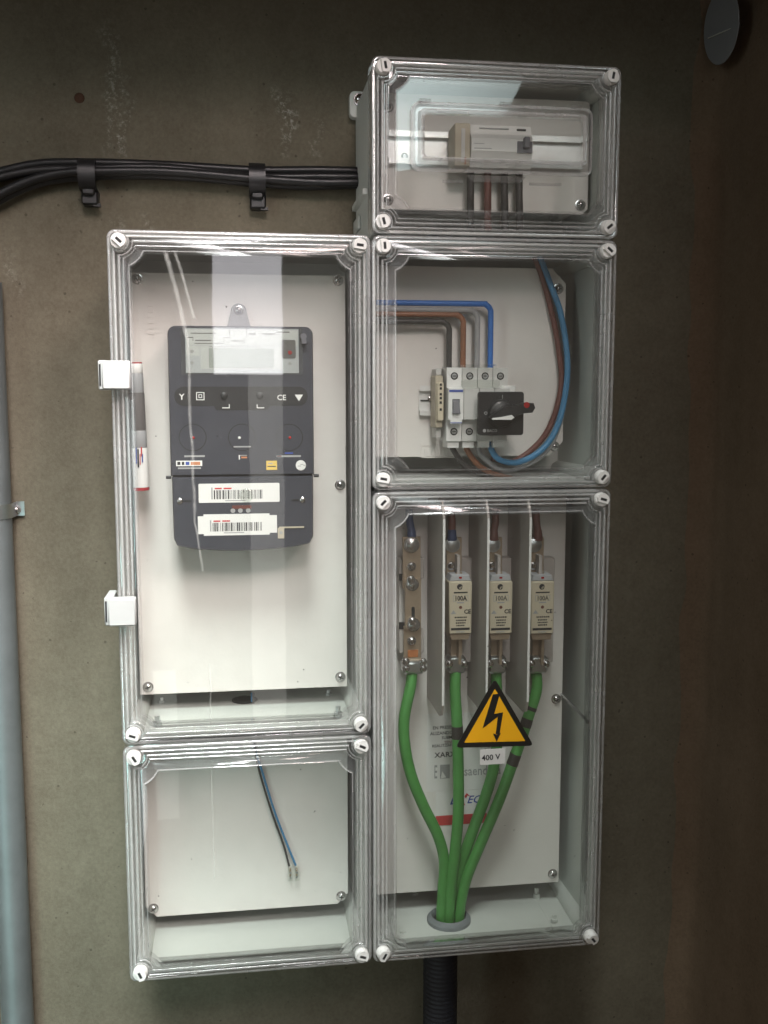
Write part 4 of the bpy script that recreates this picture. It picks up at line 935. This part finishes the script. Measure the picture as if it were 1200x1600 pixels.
# floor bushing and corrugated conduit
bc = Vector((.1015, .064, .0100))
m = MB(); n_ = 32
prof = [(.0, .0265), (.004, .0265), (.0075, .0235), (.0085, .0215), (.0060, .0195), (-.004, .0195)]
loops = [[(bc.x + r*math.cos(2*math.pi*i/n_), bc.y + r*math.sin(2*math.pi*i/n_)*.98, bc.z + h) for i in range(n_)] for h, r in prof]
m.loft(loops, 'rubber_grey', True, False); m.lathe((bc.x, bc.y, bc.z+.0004), (0, 0, 1), [(0, .0194), (.0006, .0194)], 'dark_slot', n_)
tag(m.build('cable_bushing', loc=tuple(bc)), 'grey rubber ring in fuse box floor round the green cables', 'bushing')
m = MB(); prof = []; z = .0035
cx, cy = .0925, .070
loops = []; n_ = 28
kk = 0
while z > -.36:
    rr = (.0206, .0210, .0210, .0206)[kk % 4]
    loops.append([(cx + rr*math.cos(2*math.pi*i/n_), cy + rr*math.sin(2*math.pi*i/n_), z) for i in range(n_)]); z -= .0014; kk += 1
m.loft(loops, 'conduit_black'); tag(m.build('corrugated_conduit', smooth=60, loc=(cx, cy, -.36)), 'black corrugated conduit running down under the fuse box', 'conduit')

# stickers on the fuse panel
y_ = PY - .0004
a, b_ = at(667, 1116, PY), at(792, 1230, PY); mid_ = at(667, 1172, PY).z
st = thing('notice_sticker', 'white printed notice sticker behind the green cables, upper half', 'sticker', (a.x, PY, mid_))
m = MB(); m.box(a.x, b_.x, y_, PY+.0002, mid_+.0004, a.z, 'paper_white'); m.build('paper', st, smooth=0)
m = MB()
for (px, py, s, tx) in ((737, 1131, .0058, 'ATENCION'), (676, 1140, .0056, 'EN PRESEN'), (672, 1149, .0056, 'ALIZANDO E'), (690, 1155, .0052, 'SUBMI'), (694, 1162, .0048, 'TENSIO'), (675, 1168, .0050, 'REALITZANT')):
    q = at(px, py, y_); m.text(tx, q.x, y_-.0001, q.z, s, 'print_black' if tx != 'TENSIO' else 'wire_maroon', rot=R(-1))
m.build('lettering', st, smooth=0)
st2 = thing('company_sticker', 'white sticker with grey square emblem and grey lettering below notice', 'sticker', (a.x, PY, b_.z))
m = MB(); m.box(a.x-.0003, b_.x-.002, y_-.0001, PY+.0002, b_.z, mid_-.0004, 'paper_white'); m.build('paper', st2, smooth=0)
m = MB(); q = at(679, 1184, y_); m.text('XARXA', q.x, y_-.0002, q.z, .0092, 'print_black', sx=1.05, rot=R(-1))
q = at(678, 1216, y_); m.text('E', q.x, y_-.0002, q.z, .0235, 'print_grey', sx=.35); m.box(q.x+.0075, q.x+.0195, y_-.0003, y_, q.z-.001, q.z+.0165, 'print_grey')
m.prism([(q.x+.0085, q.z-.0005), (q.x+.0150, q.z+.0005), (q.x+.0100, q.z+.0085)], y_-.0005, y_-.0001, 'paper_white')
q = at(706, 1213, y_); m.text('fecsaendesa', q.x, y_-.0002, q.z, .0165, 'print_grey', sx=.78); m.build('lettering', st2, smooth=0)
a2, b2 = at(681, 1233, PY), at(765, 1288, PY)
st3 = thing('logo_sticker', 'small white sticker with blue logo and red bottom band', 'sticker', (a2.x, PY, b2.z))
m = MB(); m.box(a2.x, b2.x, y_, PY+.0002, a2.z-.0465, b_.z-.0005, 'paper_white'); pp_ = m.build('paper', st3, smooth=0)
m = MB(); m.box(a2.x, b2.x-.004, y_-.0002, y_+.0001, a2.z-.0464, a2.z-.034, 'print_red'); m.build('red_band', pp_, smooth=0)
m = MB(); q = at(702, 1257, y_); m.text('L', q.x, y_-.0002, q.z, .0165, 'print_blue', shear=.35); q = at(729, 1255, y_); m.text('ECO', q.x, y_-.0002, q.z, .0135, 'print_blue', shear=.35)
q = at(728, 1244, y_); m.prism([(q.x-.002, q.z), (q.x+.001, q.z+.004), (q.x+.006, q.z-.001), (q.x+.002, q.z+.001), (q.x, q.z-.003)], y_-.0004, y_, 'print_red'); q = at(723, 1257, y_); m.prism([(q.x-.002, q.z-.001), (q.x+.003, q.z-.001), (q.x+.001, q.z+.004)], y_-.0004, y_, 'print_red')
m.build('lettering', pp_, smooth=0)

# warning triangle and voltage label on the lid
YP = -.0122
v0, v1, v2 = at(773, 1062, YP), at(713, 1167, YP), at(832, 1164, YP)
ws = thing('warning_sign', 'yellow electric shock warning triangle with black border and lightning bolt', 'sign', ((v1.x+v2.x)/2, YP, v1.z))
V = [Vector((v.x, v.z)) for v in (v1, v2, v0)]; cen = sum(V, Vector((0, 0)))/3
def rtri(f, r):
    T = [cen + (p-cen)*f for p in V]; out = []
    for i in range(3):
        p, a_, b2_ = T[i], (T[i-1]-T[i]).normalized(), (T[(i+1) % 3]-T[i]).normalized()
        for k in range(6):
            u = k/5; s0, s1 = p + a_*r, p + b2_*r; out.append(tuple(s0*(1-u)**2 + p*2*u*(1-u) + s1*u**2))
    return out
m = MB(); m.prism(rtri(1.03, .006), YP-.0010, YP+.0001, 'sign_black', .0002); bord = m.build('border', ws, smooth=0)
m = MB(); m.prism(rtri(.80, .0010), YP-.0013, YP-.0009, 'sign_amber'); m.build('field', ws, smooth=0)
def sp(px, py): v = at(px, py, YP-.0014); return (v.x, v.z)
m = MB()
m.prism([sp(770, 1085), sp(781, 1084), sp(772, 1116), sp(754, 1138)], YP-.0016, YP-.0012, 'sign_black')
m.prism([sp(754, 1138), sp(770, 1116), sp(786, 1113), sp(775, 1122)], YP-.00162, YP-.0012, 'sign_black')
m.prism([sp(786, 1113), sp(780.5, 1147), sp(774.5, 1147), sp(778, 1119)], YP-.00164, YP-.0012, 'sign_black')
m.prism([sp(770.5, 1146), sp(776, 1148), sp(782.5, 1145), sp(776, 1159)], YP-.00166, YP-.0012, 'sign_black')
m.build('lightning_bolt', ws, smooth=0)
a, b_ = at(750, 1171, YP), at(789, 1193, YP)
vl = thing('voltage_label', 'small white 400 V label under the warning triangle', 'label', (a.x, YP, b_.z))
m = MB(); m.box(a.x, b_.x, YP-.0004, YP+.0001, b_.z, a.z, 'label_paper'); m.build('paper', vl, smooth=0)
m = MB(); q = at(767, 1187, YP); m.text('400 V', q.x, YP-.0006, q.z, .0088, 'print_black', 'CENTER', rot=R(-2), bold=.02); m.build('lettering', vl, smooth=0)

# ------------------------------------------------------------------ cables, clips and pipe on the wall
YK = .150
cabs = [([(-40, 275, .158), (0, 268, .158), (60, 256, .158), (135, 254, .156), (260, 258, .156), (400, 266, .156), (500, 266, .156), (585, 268, .156)], .0050, 'uppermost black cable running along the wall into the upper box'),
        ([(-40, 290, .152), (0, 277, .152), (60, 266, .152), (135, 264, .150), (250, 262, .150), (400, 276, .150), (500, 276, .150), (585, 277, .150)], .0052, 'second black cable from the top of the wall bundle'),
        ([(-40, 330, .150), (0, 303, .150), (50, 281, .150), (100, 270, .149), (140, 268, .147), (260, 268, .147), (400, 279, .147), (500, 285, .147), (585, 284, .147)], .0052, 'black cable dropping lower at the left edge, third in bundle'),
        ([(-40, 345, .158), (0, 313, .158), (60, 287, .158), (135, 276, .157), (260, 275, .157), (400, 286, .157), (480, 291, .157), (585, 287, .157)], .0048, 'lowest black cable of the wall bundle')]
for pts, r, lab in cabs: wire('black_cable', pts, r, 'cable_black', lab, 'cable', 'black cables on the wall')
for (px, py, lab) in ((135, 268, 'black cable clip on the wall, left of the two'), (402, 275, 'black cable clip on the wall, nearer the boxes')):
    c = at(px, py, .140); t = thing('cable_clip', lab, 'clip', (c.x, WY, c.z-.02), 'cable clips')
    m = MB(); P = [(c.x, .168, c.z+.0150), (c.x, .150, c.z+.0155), (c.x, .140, c.z+.0085), (c.x, .1375, c.z-.002), (c.x, .1400, c.z-.012), (c.x, .150, c.z-.0175), (c.x, .168, c.z-.0180)]
    loops = []
    S = spline(P, 4)
    for i, p in enumerate(S):
        tn = (S[min(i+1, len(S)-1)] - S[max(i-1, 0)]).normalized(); nn_ = Vector((0, -tn.z, tn.y)) if True else None
        w = .0095; h = .0014
        loops.append([p + Vector((-w, 0, 0)) + nn_*h, p + Vector((w, 0, 0)) + nn_*h, p + Vector((w, 0, 0)) - nn_*h, p + Vector((-w, 0, 0)) - nn_*h])
    m.loft(loops, 'cable_black'); m.build('strap', t, smooth=30)
    m = MB(); m.box(c.x-.0085, c.x+.0100, .152, WY-.0005, c.z-.034, c.z-.0155, 'cable_black', .002); m.box(c.x-.007, c.x+.007, .146, .155, c.z-.024, c.z-.014, 'cable_black', .002); m.box(c.x+.004, c.x+.0125, .154, .160, c.z-.0355, c.z-.032, 'cable_black'); m.build('foot', t)
# galvanised pipe and its clamp
p0, p1 = at(3, 560, .140), at(40, 1590, .140)
xr = (at(8, 600, .13).x + at(40, 1580, .13).x)/2
m = MB(); r = .019; xc = xr - r + .001
m.cyl((xc, .148, -.6), (xc, .148, .770), r, 'galvanised', n=32); tag(m.build('steel_pipe', loc=(xc, .148, -.6)), 'galvanised steel pipe standing at the left edge of the wall', 'pipe')
t = thing('pipe_clamp', 'small zinc strap clamp holding the pipe to the wall', 'clamp', (xc, WY, at(20, 795, .165).z))
cz = at(20, 795, .165).z
m = MB(); loops = []
arc = [(xc + (r+.0012)*math.cos(R(a_)), .148 - (r+.0012)*math.sin(R(a_))) for a_ in range(170, -1, -10)] + [(xc+r+.002, .166), (at(38, 795, .166).x, .1662)]
loops = [[(x, y, cz-.0085), (x, y, cz+.0085), (x, y+.0012, cz+.0085), (x, y+.0012, cz-.0085)] for x, y in arc]
m.loft(loops, 'zinc'); m.build('strap', t, smooth=50)
q = at(25, 797, .164); place(PSCREW, 'clamp_screw', t, (q.x, .1655, q.z), .7, .9)
m = MB(); q = at(4, 470, WY); m.box(-.60, -.4145, .150, WY+.01, .680, .790, 'zinc') if False else None
# rusty nail hole
c = at(124, 153, WY); m = MB(); m.lathe((c.x, WY+.001, c.z), (0, -1, 0), [(0, .0075), (.0013, .0055), (.0020, .0035), (.0016, .0015)], 'rust', 14)
tag(m.build('rusty_nail_head', loc=tuple(c)), 'small rusty nail head in the wall above the black cables', 'nail')
# round grey conduit end on the right return wall
c = at(1126, 42, .118)
t = thing('pipe_stub', 'pale round pipe end high on the right return wall', 'pipe', (c.x, c.y, c.z))
m = MB(); d = Vector((-.99, -.03, -.10)).normalized()
m.lathe(c - d*.022, d, [(0, .006), (.0205, .0405), (.0214, .0415), (.022, .0410)], 'oval_grey', 36); m.build('stub', t)
m = MB(); m.tube([c + d*.0006 + Vector((-.0020, .027, -.004)), c + d*.0006 + Vector((.0035, -.030, -.010))], .0007, 'base_grey', n=6); m.build('joint_line', t)
